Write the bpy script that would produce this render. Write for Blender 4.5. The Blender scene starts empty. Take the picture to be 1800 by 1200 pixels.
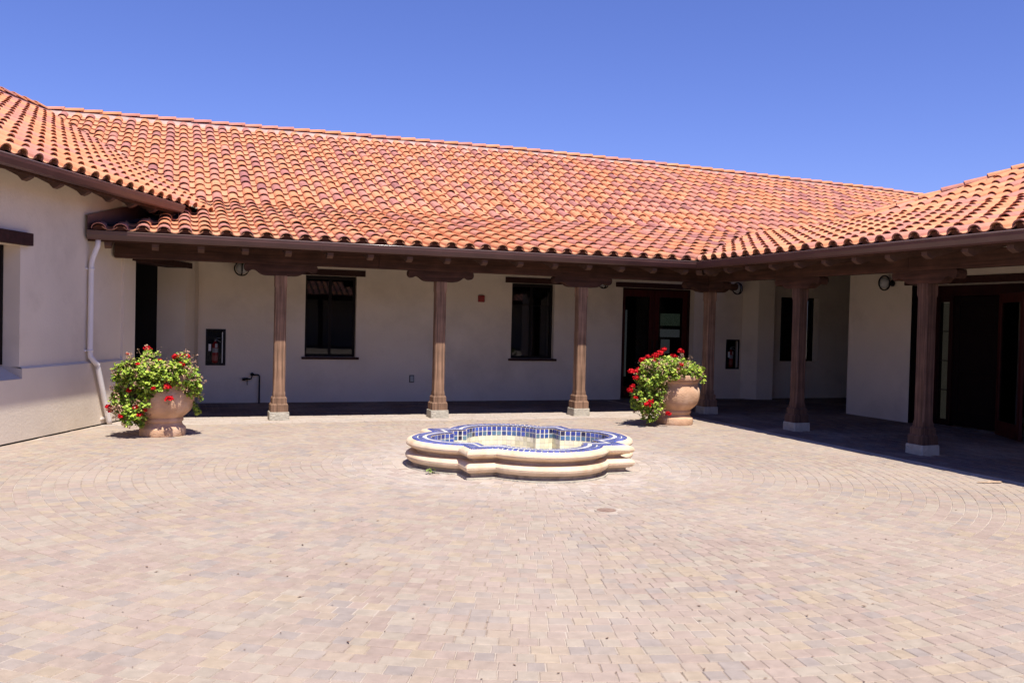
import bpy, bmesh, math, random
from math import sin, cos, pi, radians, sqrt, atan2
from mathutils import Vector, Matrix
import numpy as np

random.seed(7)
rng = np.random.default_rng(7)
S = bpy.context.scene
C = S.collection

# ------------------------------------------------------------------ camera
FPX = 1600.0
roll = math.atan(.02354)
pitch = math.atan(35.6 * cos(roll) / FPX)
head = math.atan(591 / 1600.)
fw = Vector((sin(head) * cos(pitch), cos(head) * cos(pitch), -sin(pitch)))
R0 = Vector((cos(head), -sin(head), 0)); U0 = R0.cross(fw)
cu = cos(roll) * R0 + sin(roll) * U0
cv = -sin(roll) * R0 + cos(roll) * U0
cam = bpy.data.cameras.new('camera'); co = bpy.data.objects.new('camera', cam); C.objects.link(co)
M = Matrix((cu, cv, -fw)).transposed().to_4x4(); M.translation = Vector((0, 0, 1.6))
co.matrix_world = M
cam.lens = 32.0; cam.sensor_width = 36.0; cam.clip_start = .05; cam.clip_end = 1500
S.camera = co

# ------------------------------------------------------------------ light
to_sun = Vector((.015, -.475, 1.0)).normalized()
sun_el = math.asin(to_sun.z); sun_az = math.atan2(to_sun.x, to_sun.y)      # clockwise from +Y
w = bpy.data.worlds.new('World'); S.world = w; w.use_nodes = True
nt = w.node_tree; bg = nt.nodes['Background']
sky = nt.nodes.new('ShaderNodeTexSky'); sky.sky_type = 'NISHITA'; sky.sun_disc = False
sky.sun_elevation = sun_el; sky.sun_rotation = sun_az
sky.air_density = 1.0; sky.dust_density = 0.3; sky.ozone_density = 3.0; sky.altitude = 50
tn = nt.nodes.new('ShaderNodeMixRGB'); tn.blend_type = 'MULTIPLY'; tn.inputs[0].default_value = 1; tn.inputs[2].default_value = (.94, .95, 1.66, 1)   # the camera's violet-blue rendering of the sky
nt.links.new(sky.outputs[0], tn.inputs[1]); nt.links.new(tn.outputs[0], bg.inputs[0]); bg.inputs[1].default_value = .066
sl = bpy.data.lights.new('sun', 'SUN'); so = bpy.data.objects.new('sun', sl); C.objects.link(so)
sl.energy = 5.0; sl.angle = radians(.53); sl.color = (1.0, .95, .87)
so.rotation_euler = (-to_sun).to_track_quat('-Z', 'Y').to_euler(); so.location = (0, 0, 30)
S.view_settings.view_transform = 'Standard'; S.view_settings.look = 'None'
S.view_settings.gamma = 1; S.view_settings.exposure = 0.55
S.view_settings.use_curve_mapping = False

# ------------------------------------------------------------------ materials
def mat(name, col, rough=.8, var=.15, scale=6, bump=.0, bscale=60, attr=False, metal=0., spec=.5, wave=None, detail=6, blotch=None):
    m = bpy.data.materials.new(name); m.use_nodes = True
    t = m.node_tree; N = t.nodes; L = t.links; b = N['Principled BSDF']
    tc = N.new('ShaderNodeTexCoord')
    b.inputs['Roughness'].default_value = rough; b.inputs['Metallic'].default_value = metal
    b.inputs['Specular IOR Level'].default_value = spec
    n1 = N.new('ShaderNodeTexNoise'); n1.inputs['Scale'].default_value = scale; n1.inputs['Detail'].default_value = detail
    L.new(tc.outputs['Object'], n1.inputs['Vector'])
    mr = N.new('ShaderNodeMapRange'); mr.inputs['From Min'].default_value = .3; mr.inputs['From Max'].default_value = .7
    mr.inputs['To Min'].default_value = 1 - var; mr.inputs['To Max'].default_value = 1 + var
    L.new(n1.outputs['Fac'], mr.inputs['Value'])
    if attr:
        a = N.new('ShaderNodeAttribute'); a.attribute_name = 'tint'; src = a.outputs['Color']
    else:
        a = N.new('ShaderNodeRGB'); a.outputs[0].default_value = (*col, 1); src = a.outputs[0]
    vm = N.new('ShaderNodeVectorMath'); vm.operation = 'SCALE'
    L.new(src, vm.inputs[0]); L.new(mr.outputs[0], vm.inputs['Scale'])
    out = vm.outputs[0]
    if blotch:
        n3 = N.new('ShaderNodeTexNoise'); n3.inputs['Scale'].default_value = blotch[1]; n3.inputs['Detail'].default_value = 8
        n3.inputs['Roughness'].default_value = .65
        L.new(tc.outputs['Object'], n3.inputs['Vector'])
        m3 = N.new('ShaderNodeMapRange'); m3.inputs['From Min'].default_value = blotch[2]; m3.inputs['From Max'].default_value = blotch[3]
        L.new(n3.outputs['Fac'], m3.inputs['Value'])
        mx = N.new('ShaderNodeMixRGB'); mx.inputs[2].default_value = (*blotch[0], 1)
        L.new(m3.outputs[0], mx.inputs[0]); L.new(out, mx.inputs[1]); out = mx.outputs[0]
    if wave:      # wood grain, stretched noise along one axis
        mp = N.new('ShaderNodeMapping'); mp.inputs['Scale'].default_value = wave[:3]
        L.new(tc.outputs['Object'], mp.inputs[0])
        nw = N.new('ShaderNodeTexNoise'); nw.inputs['Scale'].default_value = 1; nw.inputs['Detail'].default_value = 5
        nw.inputs['Distortion'].default_value = .6
        L.new(mp.outputs[0], nw.inputs['Vector'])
        m2 = N.new('ShaderNodeMapRange'); m2.inputs['From Min'].default_value = .35; m2.inputs['From Max'].default_value = .65
        m2.inputs['To Min'].default_value = 1 - wave[3]; m2.inputs['To Max'].default_value = 1 + wave[3]
        L.new(nw.outputs['Fac'], m2.inputs['Value'])
        v2 = N.new('ShaderNodeVectorMath'); v2.operation = 'SCALE'
        L.new(out, v2.inputs[0]); L.new(m2.outputs[0], v2.inputs['Scale']); out = v2.outputs[0]
    L.new(out, b.inputs['Base Color'])
    if bump:
        n2 = N.new('ShaderNodeTexNoise'); n2.inputs['Scale'].default_value = bscale; n2.inputs['Detail'].default_value = 4
        L.new(tc.outputs['Object'], n2.inputs['Vector'])
        bp = N.new('ShaderNodeBump'); bp.inputs['Strength'].default_value = bump; bp.inputs['Distance'].default_value = .02
        L.new(nw.outputs['Fac'] if wave else n2.outputs['Fac'], bp.inputs['Height']); L.new(bp.outputs[0], b.inputs['Normal'])
    return m

STUCCO = mat('stucco', (.74, .64, .51), .95, .05, 1.3, .16, 30, spec=.1, blotch=((.52, .44, .34), .9, .50, .90))
STUCCO2 = mat('stucco_reveal', (.62, .54, .45), .95, .06, 1.3, .1, 22, spec=.1)
WOODX = mat('stained_beam_along_x', (.062, .028, .018), .8, .25, 5, .5, 60, spec=.2, wave=(1.2, 22, 22, .3))
WOODY = mat('stained_beam_along_y', (.062, .028, .018), .8, .25, 5, .5, 60, spec=.2, wave=(22, 1.2, 22, .3))
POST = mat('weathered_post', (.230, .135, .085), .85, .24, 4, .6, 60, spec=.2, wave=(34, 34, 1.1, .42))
POST_SHADE = mat('shaded_post', (.108, .060, .042), .85, .24, 4, .6, 60, spec=.2, wave=(34, 34, 1.1, .4))  # darker copy of the post wood, the right porch's shade painted in
RAFT = mat('rafter_wood', (.10, .055, .040), .85, .2, 8, .3, 60, spec=.2)
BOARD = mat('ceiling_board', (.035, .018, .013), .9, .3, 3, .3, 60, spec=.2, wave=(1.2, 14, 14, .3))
GUTTER = mat('brown_gutter_metal', (.095, .045, .040), .33, .15, 3, .05, 40, spec=.5)
LIP = mat('gutter_lip_metal', (.20, .13, .11), .22, .1, 3, 0, spec=.8)  # paler than the gutter metal, part of the lip's highlight is in the colour
TILE = mat('clay_tile', (1, 1, 1), .85, .13, 9, .25, 70, attr=True, spec=.2, blotch=((.33, .22, .17), 2.2, .56, .90))
MORTAR = mat('ridge_mortar', (.52, .38, .32), .95, .2, 5, .5, 40, spec=.1)
TERRA = mat('terracotta_flashing', (.42, .19, .125), .8, .1, 3, .1, 40, spec=.2)
FLASH = mat('dark_flashing', (.040, .030, .034), .55, .25, 3, .1, 30)
PAVER = mat('paver', (1, 1, 1), .9, .10, 14, .35, 120, attr=True, spec=.15, blotch=((.44, .36, .29), .7, .46, .95))
SAND = mat('joint_sand', (.31, .24, .185), .95, .35, 30, .3, 150, spec=.1, blotch=((.46, .39, .32), 1.1, .42, .60))
CONC = mat('plinth_concrete', (.44, .40, .32), .9, .2, 9, .7, 38, spec=.1, blotch=((.36, .32, .26), 5, .5, .75))
STONE = mat('cast_stone', (.70, .54, .375), .8, .12, 9, .35, 70, spec=.2, blotch=((.44, .26, .13), 4.5, .50, .80))
WSTONE = mat('weathered_shaded_stone', (.40, .32, .24), .9, .2, 9, .5, 60, spec=.1, blotch=((.20, .15, .11), 8, .5, .7))  # dirty stone with the shade under the moulding also put into its colour
BLUET = mat('glazed_tile', (1, 1, 1), .22, .12, 9, .08, 40, attr=True, spec=.6)
GROUT = mat('tile_grout', (.78, .74, .62), .9, .1, 8, .2, 80, spec=.1)
CREAMT = mat('cream_pool_tile', (1, 1, 1), .45, .06, 6, .05, 40, attr=True, spec=.4)
POT = mat('terracotta_urn', (.56, .345, .215), .85, .16, 7, .45, 50, spec=.15, blotch=((.70, .52, .38), 3.2, .50, .80))
LEAF = mat('geranium_leaf', (1, 1, 1), .55, .15, 20, 0, attr=True, spec=.3)
DRYL = mat('dry_leaf', (1, 1, 1), .9, .15, 20, 0, attr=True, spec=.1)
PETAL = mat('geranium_petal', (.52, .004, .010), .6, .2, 60, 0, spec=.2)
STEM = mat('geranium_stem', (.20, .13, .07), .8, .2, 20, 0)
SOIL = mat('potting_soil', (.04, .03, .02), .95, .3, 20, .4, 60)
BLACK = mat('black_metal', (.009, .008, .008), .5, .1, 9, 0, spec=.2)
FRAME = mat('dark_window_frame', (.010, .007, .006), .6, .1, 9, 0, spec=.15)
DOORW = mat('dark_red_door_wood', (.020, .0035, .003), .5, .2, 5, .05, 50, spec=.2, wave=(18, 18, 1.2, .25))
DOORR = mat('red_stained_door', (.050, .007, .005), .5, .2, 5, .05, 50, spec=.2, wave=(18, 18, 1.2, .25))
DOORB = mat('near_black_door', (.008, .004, .004), .6, .2, 5, .05, 50, spec=.1)
LINT = mat('lintel_wood', (.042, .016, .012), .7, .2, 5, .3, 60, spec=.2, wave=(1.2, 18, 18, .25))
WHITEP = mat('painted_pipe', (.80, .75, .70), .45, .06, 5, .03, 40)
RED = mat('extinguisher_red', (.42, .015, .010), .3, .1, 9, 0)
ALARM = mat('alarm_red', (.25, .012, .006), .4, .1, 9, 0)
WHITE = mat('white_label', (.75, .75, .72), .5, .04, 9, 0)
STEEL = mat('valve_steel', (.55, .55, .56), .3, .05, 9, 0, metal=1.)
OPAL = mat('opal_glass', (.42, .42, .40), .3, .05, 9, 0)
COVER = mat('outlet_cover', (.42, .42, .36), .5, .05, 9, 0)
IRON = mat('drain_iron', (.30, .20, .15), .8, .25, 30, .4, 90)
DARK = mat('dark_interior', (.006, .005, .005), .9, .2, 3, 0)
PALE = mat('pale_panel', (.42, .45, .44), .7, .1, 3, 0)
GREEN = mat('green_panel', (.16, .21, .15), .7, .3, 14, 0)
def lit(m, col, k):
    b = m.node_tree.nodes['Principled BSDF']; b.inputs['Emission Color'].default_value = (*col, 1); b.inputs['Emission Strength'].default_value = k
lit(PALE, (.85, .9, 1.0), .045); lit(GREEN, (.6, .8, .6), .035)
REFL_GLOW = mat('sidelight_reflection_glow', (.5, .45, .38), .8, .1, 3, 0); lit(REFL_GLOW, (1, .85, .65), .035)
FLAGM = mat('flag_cloth', (1, 1, 1), .8, .05, 9, 0, attr=True)
WEEDM = mat('weed_leaf', (.20, .26, .06), .7, .2, 20, 0)
DEBRIS = mat('dry_litter', (.14, .075, .04), .9, .3, 30, 0)

def glass(name, tint, refl):
    m = bpy.data.materials.new(name); m.use_nodes = True
    t = m.node_tree; N = t.nodes; L = t.links; N.remove(N['Principled BSDF'])
    tr = N.new('ShaderNodeBsdfTransparent'); tr.inputs[0].default_value = (*tint, 1)
    gl = N.new('ShaderNodeBsdfGlossy'); gl.inputs['Roughness'].default_value = .015; gl.inputs[0].default_value = (.9, .9, .95, 1)
    fr = N.new('ShaderNodeFresnel'); fr.inputs[0].default_value = refl
    mx = N.new('ShaderNodeMixShader'); L.new(fr.outputs[0], mx.inputs[0]); L.new(tr.outputs[0], mx.inputs[1]); L.new(gl.outputs[0], mx.inputs[2])
    nz = N.new('ShaderNodeTexNoise'); nz.inputs['Scale'].default_value = .9
    bp = N.new('ShaderNodeBump'); bp.inputs['Strength'].default_value = .04; bp.inputs['Distance'].default_value = .03
    tc = N.new('ShaderNodeTexCoord'); L.new(tc.outputs['Object'], nz.inputs['Vector'])
    L.new(nz.outputs['Fac'], bp.inputs['Height']); L.new(bp.outputs[0], gl.inputs['Normal'])
    L.new(mx.outputs[0], N['Material Output'].inputs[0])
    return m
GLASS = glass('window_glass', (.35, .36, .36), 1.40)
GLASSD = glass('door_glass', (.55, .57, .56), 1.30)
GLASSC = glass('cabinet_glass', (.85, .86, .86), 1.12)

# ------------------------------------------------------------------ mesh helpers
def tag(o, label=None, cat=None, group=None, kind=None):
    if label: o['label'] = label
    if cat: o['category'] = cat
    if group: o['group'] = group
    if kind: o['kind'] = kind
    return o

def thing(name, label, cat, loc=(0, 0, 0), rz=0, group=None, kind=None):
    o = bpy.data.objects.new(name, None); C.objects.link(o); o.location = loc; o.rotation_euler = (0, 0, rz)
    o.empty_display_size = .2
    return tag(o, label, cat, group, kind)

class MB:
    def __init__(s): s.v = []; s.f = []; s.c = []; s.sm = []
    def add(s, vs, fs, col=None, smooth=False):
        b = len(s.v); s.v.extend(tuple(map(float, p)) for p in vs)
        for f in fs:
            s.f.append(tuple(i + b for i in f)); s.c.append(col); s.sm.append(smooth)
        return s
    def box(s, x0, x1, y0, y1, z0, z1, col=None):
        return s.add([(x0, y0, z0), (x1, y0, z0), (x1, y1, z0), (x0, y1, z0), (x0, y0, z1), (x1, y0, z1), (x1, y1, z1), (x0, y1, z1)],
                     [(0, 3, 2, 1), (4, 5, 6, 7), (0, 1, 5, 4), (1, 2, 6, 5), (2, 3, 7, 6), (3, 0, 4, 7)], col)
    def obox(s, o, e, n, u0, u1, w0, w1, z0, z1, col=None):
        """box in a frame: o origin, e along, n across (2-D unit vectors)"""
        P = lambda u, q, z: (o[0] + e[0] * u + n[0] * q, o[1] + e[1] * u + n[1] * q, z)
        return s.add([P(u0, w0, z0), P(u1, w0, z0), P(u1, w1, z0), P(u0, w1, z0), P(u0, w0, z1), P(u1, w0, z1), P(u1, w1, z1), P(u0, w1, z1)],
                     [(0, 3, 2, 1), (4, 5, 6, 7), (0, 1, 5, 4), (1, 2, 6, 5), (2, 3, 7, 6), (3, 0, 4, 7)], col)
    def prism(s, pts, d, col=None, smooth=False):
        n = len(pts); d = Vector(d); a = [Vector(p) for p in pts]; bb = [p + d for p in a]
        return s.add(a + bb, [tuple(range(n))[::-1], tuple(range(n, 2 * n))] + [(i, (i + 1) % n, (i + 1) % n + n, i + n) for i in range(n)], col, smooth)
    def loft(s, rings, closed=True, cap=True, col=None, smooth=False):
        n = len(rings[0]); vs = [p for r in rings for p in r]; fs = []
        for k in range(len(rings) - 1):
            for i in range(n if closed else n - 1):
                j = (i + 1) % n; fs.append((k * n + i, k * n + j, (k + 1) * n + j, (k + 1) * n + i))
        if cap: fs += [tuple(range(n))[::-1], tuple(range((len(rings) - 1) * n, len(rings) * n))]
        return s.add(vs, fs, col, smooth)
    def lathe(s, prof, c=(0, 0), n=32, col=None, smooth=True, cap=False):
        rings = [[(c[0] + r * cos(2 * pi * i / n), c[1] + r * sin(2 * pi * i / n), z) for i in range(n)] for r, z in prof]
        return s.loft(rings, True, cap, col, smooth)
    def tube(s, path, r, n=8, col=None, smooth=True):
        P = [Vector(p) for p in path]; rings = []
        for i, p in enumerate(P):
            t = (P[min(i + 1, len(P) - 1)] - P[max(i - 1, 0)]).normalized()
            a = Vector((0, 0, 1)) if abs(t.z) < .9 else Vector((1, 0, 0))
            u = t.cross(a).normalized(); v = t.cross(u)
            rr = r[i] if isinstance(r, (list, tuple)) else r
            rings.append([p + (u * cos(2 * pi * k / n) + v * sin(2 * pi * k / n)) * rr for k in range(n)])
        return s.loft(rings, True, True, col, smooth)
    def mesh(s, name, m):
        me = bpy.data.meshes.new(name); me.from_pydata(s.v, [], s.f)
        if any(s.sm): me.polygons.foreach_set('use_smooth', s.sm)
        if any(c is not None for c in s.c):
            at = me.attributes.new('tint', 'FLOAT_COLOR', 'FACE')
            at.data.foreach_set('color', np.array([(*(c or (.5, .5, .5)), 1) for c in s.c], dtype=np.float32).ravel())
        me.materials.append(m); me.update(); return me
    def build(s, name, m, parent=None, bevel=0, kind=None, label=None, loc=None, bseg=2, auto=False):
        me = s.mesh(name, m); o = bpy.data.objects.new(name, me); C.objects.link(o)
        if parent: o.parent = parent
        if loc: o.location = loc
        if bevel:
            md = o.modifiers.new('bevel', 'BEVEL'); md.width = bevel; md.segments = bseg; md.limit_method = 'ANGLE'; md.angle_limit = radians(35)
        if kind: o['kind'] = kind
        if label: o['label'] = label
        return o

def fix_normals(o):
    bm = bmesh.new(); bm.from_mesh(o.data); bmesh.ops.recalc_face_normals(bm, faces=bm.faces); bm.to_mesh(o.data); bm.free(); return o

# ------------------------------------------------------------------ layout constants (metres, camera stands at 0,0,1.6)
WY = 17.22                      # face of the back wall
RX = 11.95                      # face of the right wing's wall
PY, PX = 14.38, 9.15            # centre lines of the two post rows
GX, GY = 8.377, 13.607          # outer edge of the gutters, their corner
HL = radians(24.5)
LD = (sin(HL), cos(HL)); LN = (cos(HL), -sin(HL)); LP = (-.927, 14.138)     # left wing: along wall, outward normal, reference point
def lp(s, o, z=None):
    p = (LP[0] + LD[0] * s + LN[0] * o, LP[1] + LD[1] * s + LN[1] * o)
    return p if z is None else (*p, z)
SK = .255; UP = .430            # roof slopes: porch skirt, upper roof
EY = 13.66; EX = 8.43           # where the roof decks start above the gutters
BY = 17.15; BX = EX + (BY - EY) # slope break
ZE = 2.675; ZB = ZE + SK * (BY - EY)
RYD = 22.71; ZR = ZB + UP * (RYD - BY)
LE = .535; LZE = 3.240; LR = -5.29; LSL = (ZR - LZE) / (LE - LR)
RGX = [-2.77, 1.1, 8.26, 12.5, 15.1, 20.5, 22.5, 27]; RGZ = [0, .01, .07, .03, -.02, -.12, -.21, -.30]
def rsag(x): return float(np.interp(x, RGX, RGZ))
def z_left(x, y):
    q = (x - LP[0]) * LN[0] + (y - LP[1]) * LN[1]
    return LZE + LSL * (LE - q)
def z_main(y): return ZE + SK * (y - EY) if y < BY else ZB + UP * (y - BY)

# ================================================================== GROUND
gd = MB().add([(-400, -400, -.03), (400, -400, -.03), (400, 400, -.03), (-400, 400, -.03)], [(0, 1, 2, 3)]).build('ground', SAND, kind='structure')
FC = (3.69, 9.60)
pave = MB().add([(-14, -13, -.004), (22, -13, -.004), (22, 19, -.004), (-14, 19, -.004)], [(0, 1, 2, 3)]).build('pavement', SAND, kind='structure')

PAL = [(.345, .268, .212), (.365, .284, .210), (.335, .252, .206), (.318, .264, .222), (.350, .292, .226), (.380, .298, .208), (.292, .246, .216), (.332, .252, .206), (.362, .275, .225), (.370, .309, .240), (.345, .268, .212), (.352, .276, .218)]
PMN = (.343, .270, .216); PAL = [tuple(m + (v - m) * .78 for v, m in zip(c, PMN)) for c in PAL]
PORCH = [(.17, .115, .095), (.15, .11, .10), (.19, .13, .10), (.16, .125, .11), (.14, .10, .09)]  # porch paver colours, darkened to paint in the shade under the roof
def paver_geo(q, h, col, mb):
    """q: four ground corners (counter clockwise); a bevelled low block"""
    cx = sum(p[0] for p in q) / 4; cy = sum(p[1] for p in q) / 4
    t = [(cx + (p[0] - cx) * .92, cy + (p[1] - cy) * .92, h) for p in q]
    l = [(p[0], p[1], h - .004) for p in q]; b = [(p[0], p[1], -.012) for p in q]
    tl1, tl2 = random.uniform(-.0012, .0012), random.uniform(-.0012, .0012)
    t = [(p[0], p[1], p[2] + (p[0] - cx) * tl1 * 12 + (p[1] - cy) * tl2 * 12) for p in t]
    mb.add(t + l + b, [(0, 1, 2, 3)] + [(4 + i, 4 + (i + 1) % 4, (i + 1) % 4, i) for i in range(4)] + [(8 + i, 8 + (i + 1) % 4, 4 + (i + 1) % 4, 4 + i) for i in range(4)], col)

def fa(d):       # fountain outline parameters at offset d
    a = .87 + d; R = .65 + d; c = .60
    hc = sqrt(max(R * R - (a - c) ** 2, 0)); return a, R, c, hc
def in_fountain(x, y, d):
    a, R, c, hc = fa(d); x = abs(x - FC[0]); y = abs(y - FC[1])
    return (x < a and y < a) or (x - c) ** 2 + y * y < R * R or (y - c) ** 2 + x * x < R * R

pavers = []     # (distance, corners, h, col)
EFF = MB()
IN_PORCH_SHADE = lambda x, y: (y > 14.87 and x < 9.3) or x > 8.54  # extent of the painted porch shade, set along the shadow edge
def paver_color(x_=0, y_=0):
    c = random.choice(PORCH if IN_PORCH_SHADE(x_, y_) else PAL); k = random.uniform(.965, 1.035)
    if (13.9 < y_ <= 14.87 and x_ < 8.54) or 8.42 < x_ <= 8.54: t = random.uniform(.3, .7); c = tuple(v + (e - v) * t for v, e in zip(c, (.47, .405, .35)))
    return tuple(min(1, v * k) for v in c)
R = 1.02; ring = 0
while R < 13.5:
    pt = .109
    a0 = random.uniform(0, 2 * pi); a = a0
    while a < a0 + 2 * pi - .5 * .1 / R:
        L = random.choice((.088, .100, .100, .118, .135)) ; da = L / R
        if a + da > a0 + 2 * pi: da = a0 + 2 * pi - a
        g = .0022 + (.0016 if R < 2.1 else 0)
        if da * R > .05:
            cs = []
            for aa, rr in ((a + g / R, R + g), (a + g / R, R + pt - g), (a + da - g / R, R + pt - g), (a + da - g / R, R + g)):
                aa += random.uniform(-.0015, .0015) / R
                cs.append((FC[0] + rr * cos(aa), FC[1] + rr * sin(aa)))
            cs = cs[::-1]
            x, y = FC[0] + (R + pt / 2) * cos(a + da / 2), FC[1] + (R + pt / 2) * sin(a + da / 2)
            ok = 2.3 < y and -7 < x and all(p[0] < 8.40 and p[1] < 13.93 for p in cs)
            q = (x - LP[0]) * LN[0] + (y - LP[1]) * LN[1]
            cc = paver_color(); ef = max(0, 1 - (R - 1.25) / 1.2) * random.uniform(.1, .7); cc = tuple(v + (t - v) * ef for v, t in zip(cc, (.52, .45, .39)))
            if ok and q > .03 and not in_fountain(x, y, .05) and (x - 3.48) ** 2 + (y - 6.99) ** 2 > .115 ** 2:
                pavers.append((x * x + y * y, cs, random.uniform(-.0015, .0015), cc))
        a += da
    R += pt
def grid(x0, x1, y0, y1, along, bl, bw, skip=lambda x, y: False):
    r = 0
    U0_, U1_, V0_, V1_ = (x0, x1, y0, y1) if along == 'x' else (y0, y1, x0, x1)
    v = V0_
    while v + bw <= V1_ + 1e-6:
        u = U0_ - (bl / 2 if r % 2 else 0)
        while u < U1_:
            a, b = max(u, U0_), min(u + bl, U1_); g = .0028
            if b - a > .03:
                cs = [(a + g, v + g), (b - g, v + g), (b - g, v + bw - g), (a + g, v + bw - g)]
                if along == 'y': cs = [(p[1], p[0]) for p in cs][::-1]
                cx, cy = sum(p[0] for p in cs) / 4, sum(p[1] for p in cs) / 4
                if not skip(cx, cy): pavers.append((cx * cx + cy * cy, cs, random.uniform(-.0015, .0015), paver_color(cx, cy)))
            u += bl
        v += bw; r += 1
sk1 = lambda x, y: ((x - LP[0]) * LN[0] + (y - LP[1]) * LN[1]) < .05
sk2 = lambda x, y: any(abs(x - px) < .155 and abs(y - PY) < .155 for px in (1.5, 4.04, 6.57, PX)) or any(abs(y - py) < .155 and abs(x - PX) < .155 for py in (11.81, 9.24, 6.67))
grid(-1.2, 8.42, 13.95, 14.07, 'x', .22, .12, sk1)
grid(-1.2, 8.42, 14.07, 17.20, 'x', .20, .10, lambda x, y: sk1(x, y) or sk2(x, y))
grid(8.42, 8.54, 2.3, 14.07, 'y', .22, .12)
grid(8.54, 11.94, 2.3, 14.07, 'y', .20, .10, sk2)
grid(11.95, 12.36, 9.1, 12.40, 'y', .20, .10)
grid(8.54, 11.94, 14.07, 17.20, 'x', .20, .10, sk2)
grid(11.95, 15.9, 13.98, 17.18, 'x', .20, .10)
pavers.sort(key=lambda t: t[0])
# the nearest ones inside the camera's view as objects of their own
def in_view(x, y):
    d = Vector((x, y, -1.6)); z = d.dot(fw)
    return z > .5 and abs(d.dot(cu)) / z < 900 / 1600 and abs(d.dot(cv)) / z < 600 / 1600
n = 0; mb = MB()
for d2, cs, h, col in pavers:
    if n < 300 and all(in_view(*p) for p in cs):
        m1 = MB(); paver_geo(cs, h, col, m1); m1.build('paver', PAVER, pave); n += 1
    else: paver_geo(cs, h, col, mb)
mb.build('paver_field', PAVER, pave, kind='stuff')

# litter in the joints and on the paving
lt = MB()
for i in range(300):
    y = 2.8 + 10.5 * random.random() ** 1.5; x = random.uniform(-2 + .1 * y, 1 + .9 * y)
    if not (in_view(x, y) and x < 8.3) or in_fountain(x, y, .15): continue
    s_ = random.uniform(.004, .011); a = random.uniform(0, pi)
    P = [(x + s_ * k * cos(a + b), y + s_ * k * sin(a + b), .003 + random.uniform(0, .005)) for b, k in ((0, 1.6), (1.7, .6), (3.1, 1.5), (4.6, .7))]
    lt.add(P, [(0, 1, 2), (0, 2, 3)])
cand = [p for p in pavers if p[0] < 150 and in_view(*p[1][0])]
for d2, cs, h, col in random.sample(cand, min(900, len(cand))):
    x, y = cs[random.randrange(4)]
    if x > 8.3 or random.random() < .25 + .06 * y - .05 * x: continue
    s_ = random.uniform(.0025, .0065); a = random.uniform(0, pi)
    P = [(x + s_ * k * cos(a + b), y + s_ * k * sin(a + b), .0022) for b, k in ((0, 1.5), (1.7, .7), (3.1, 1.3), (4.6, .8))]
    lt.add(P, [(0, 1, 2, 3)])
tag(lt.build('dry_litter', DEBRIS), 'tiny brown bits of dry litter scattered over the sunlit pavers', 'litter', kind='stuff')
wj = MB(); wj.lathe([(1.20, -.0036), (2.15, -.0036)], c=FC, n=64, smooth=False); wj.build('white_joint_deposit', mat('lime_deposit', (.45, .385, .32), .95, .25, 9, .3, 120, blotch=((.31, .24, .185), 1.6, .44, .58)), pave)
dr = thing('drain_cover', 'small round iron drain cover set in the pavers before the fountain', 'drain cover', (3.48, 6.99, 0))
m = MB(); m.lathe([(.082, -.012), (.082, .003), (.0, .003)], n=28, smooth=False)
m.build('plate', IRON, dr)
m = MB()
for k in range(-4, 5):
    hw = sqrt(max(.076 ** 2 - (k * .016) ** 2, 0)); m.box(-hw, hw, k * .016 - .004, k * .016 + .004, .003, .006)
m.build('rib_pattern', IRON, dr)
m = MB(); m.lathe([(.084, -.012), (.084, .003), (.104, .003), (.108, -.012)], n=28, smooth=False); m.build('rim', SAND, dr)
st = MB(); P = [(8.20 + .17 * (1 + .3 * sin(3 * a)) * cos(a), 7.30 + .05 * (1 + .3 * cos(5 * a)) * sin(a), .0075) for a in [k * 2 * pi / 18 for k in range(18)]]
st.add(P, [tuple(range(18))]); st.build('rust_stain', mat('rust_stain', (.42, .29, .19), .9, .35, 25, 0), pave)

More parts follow.
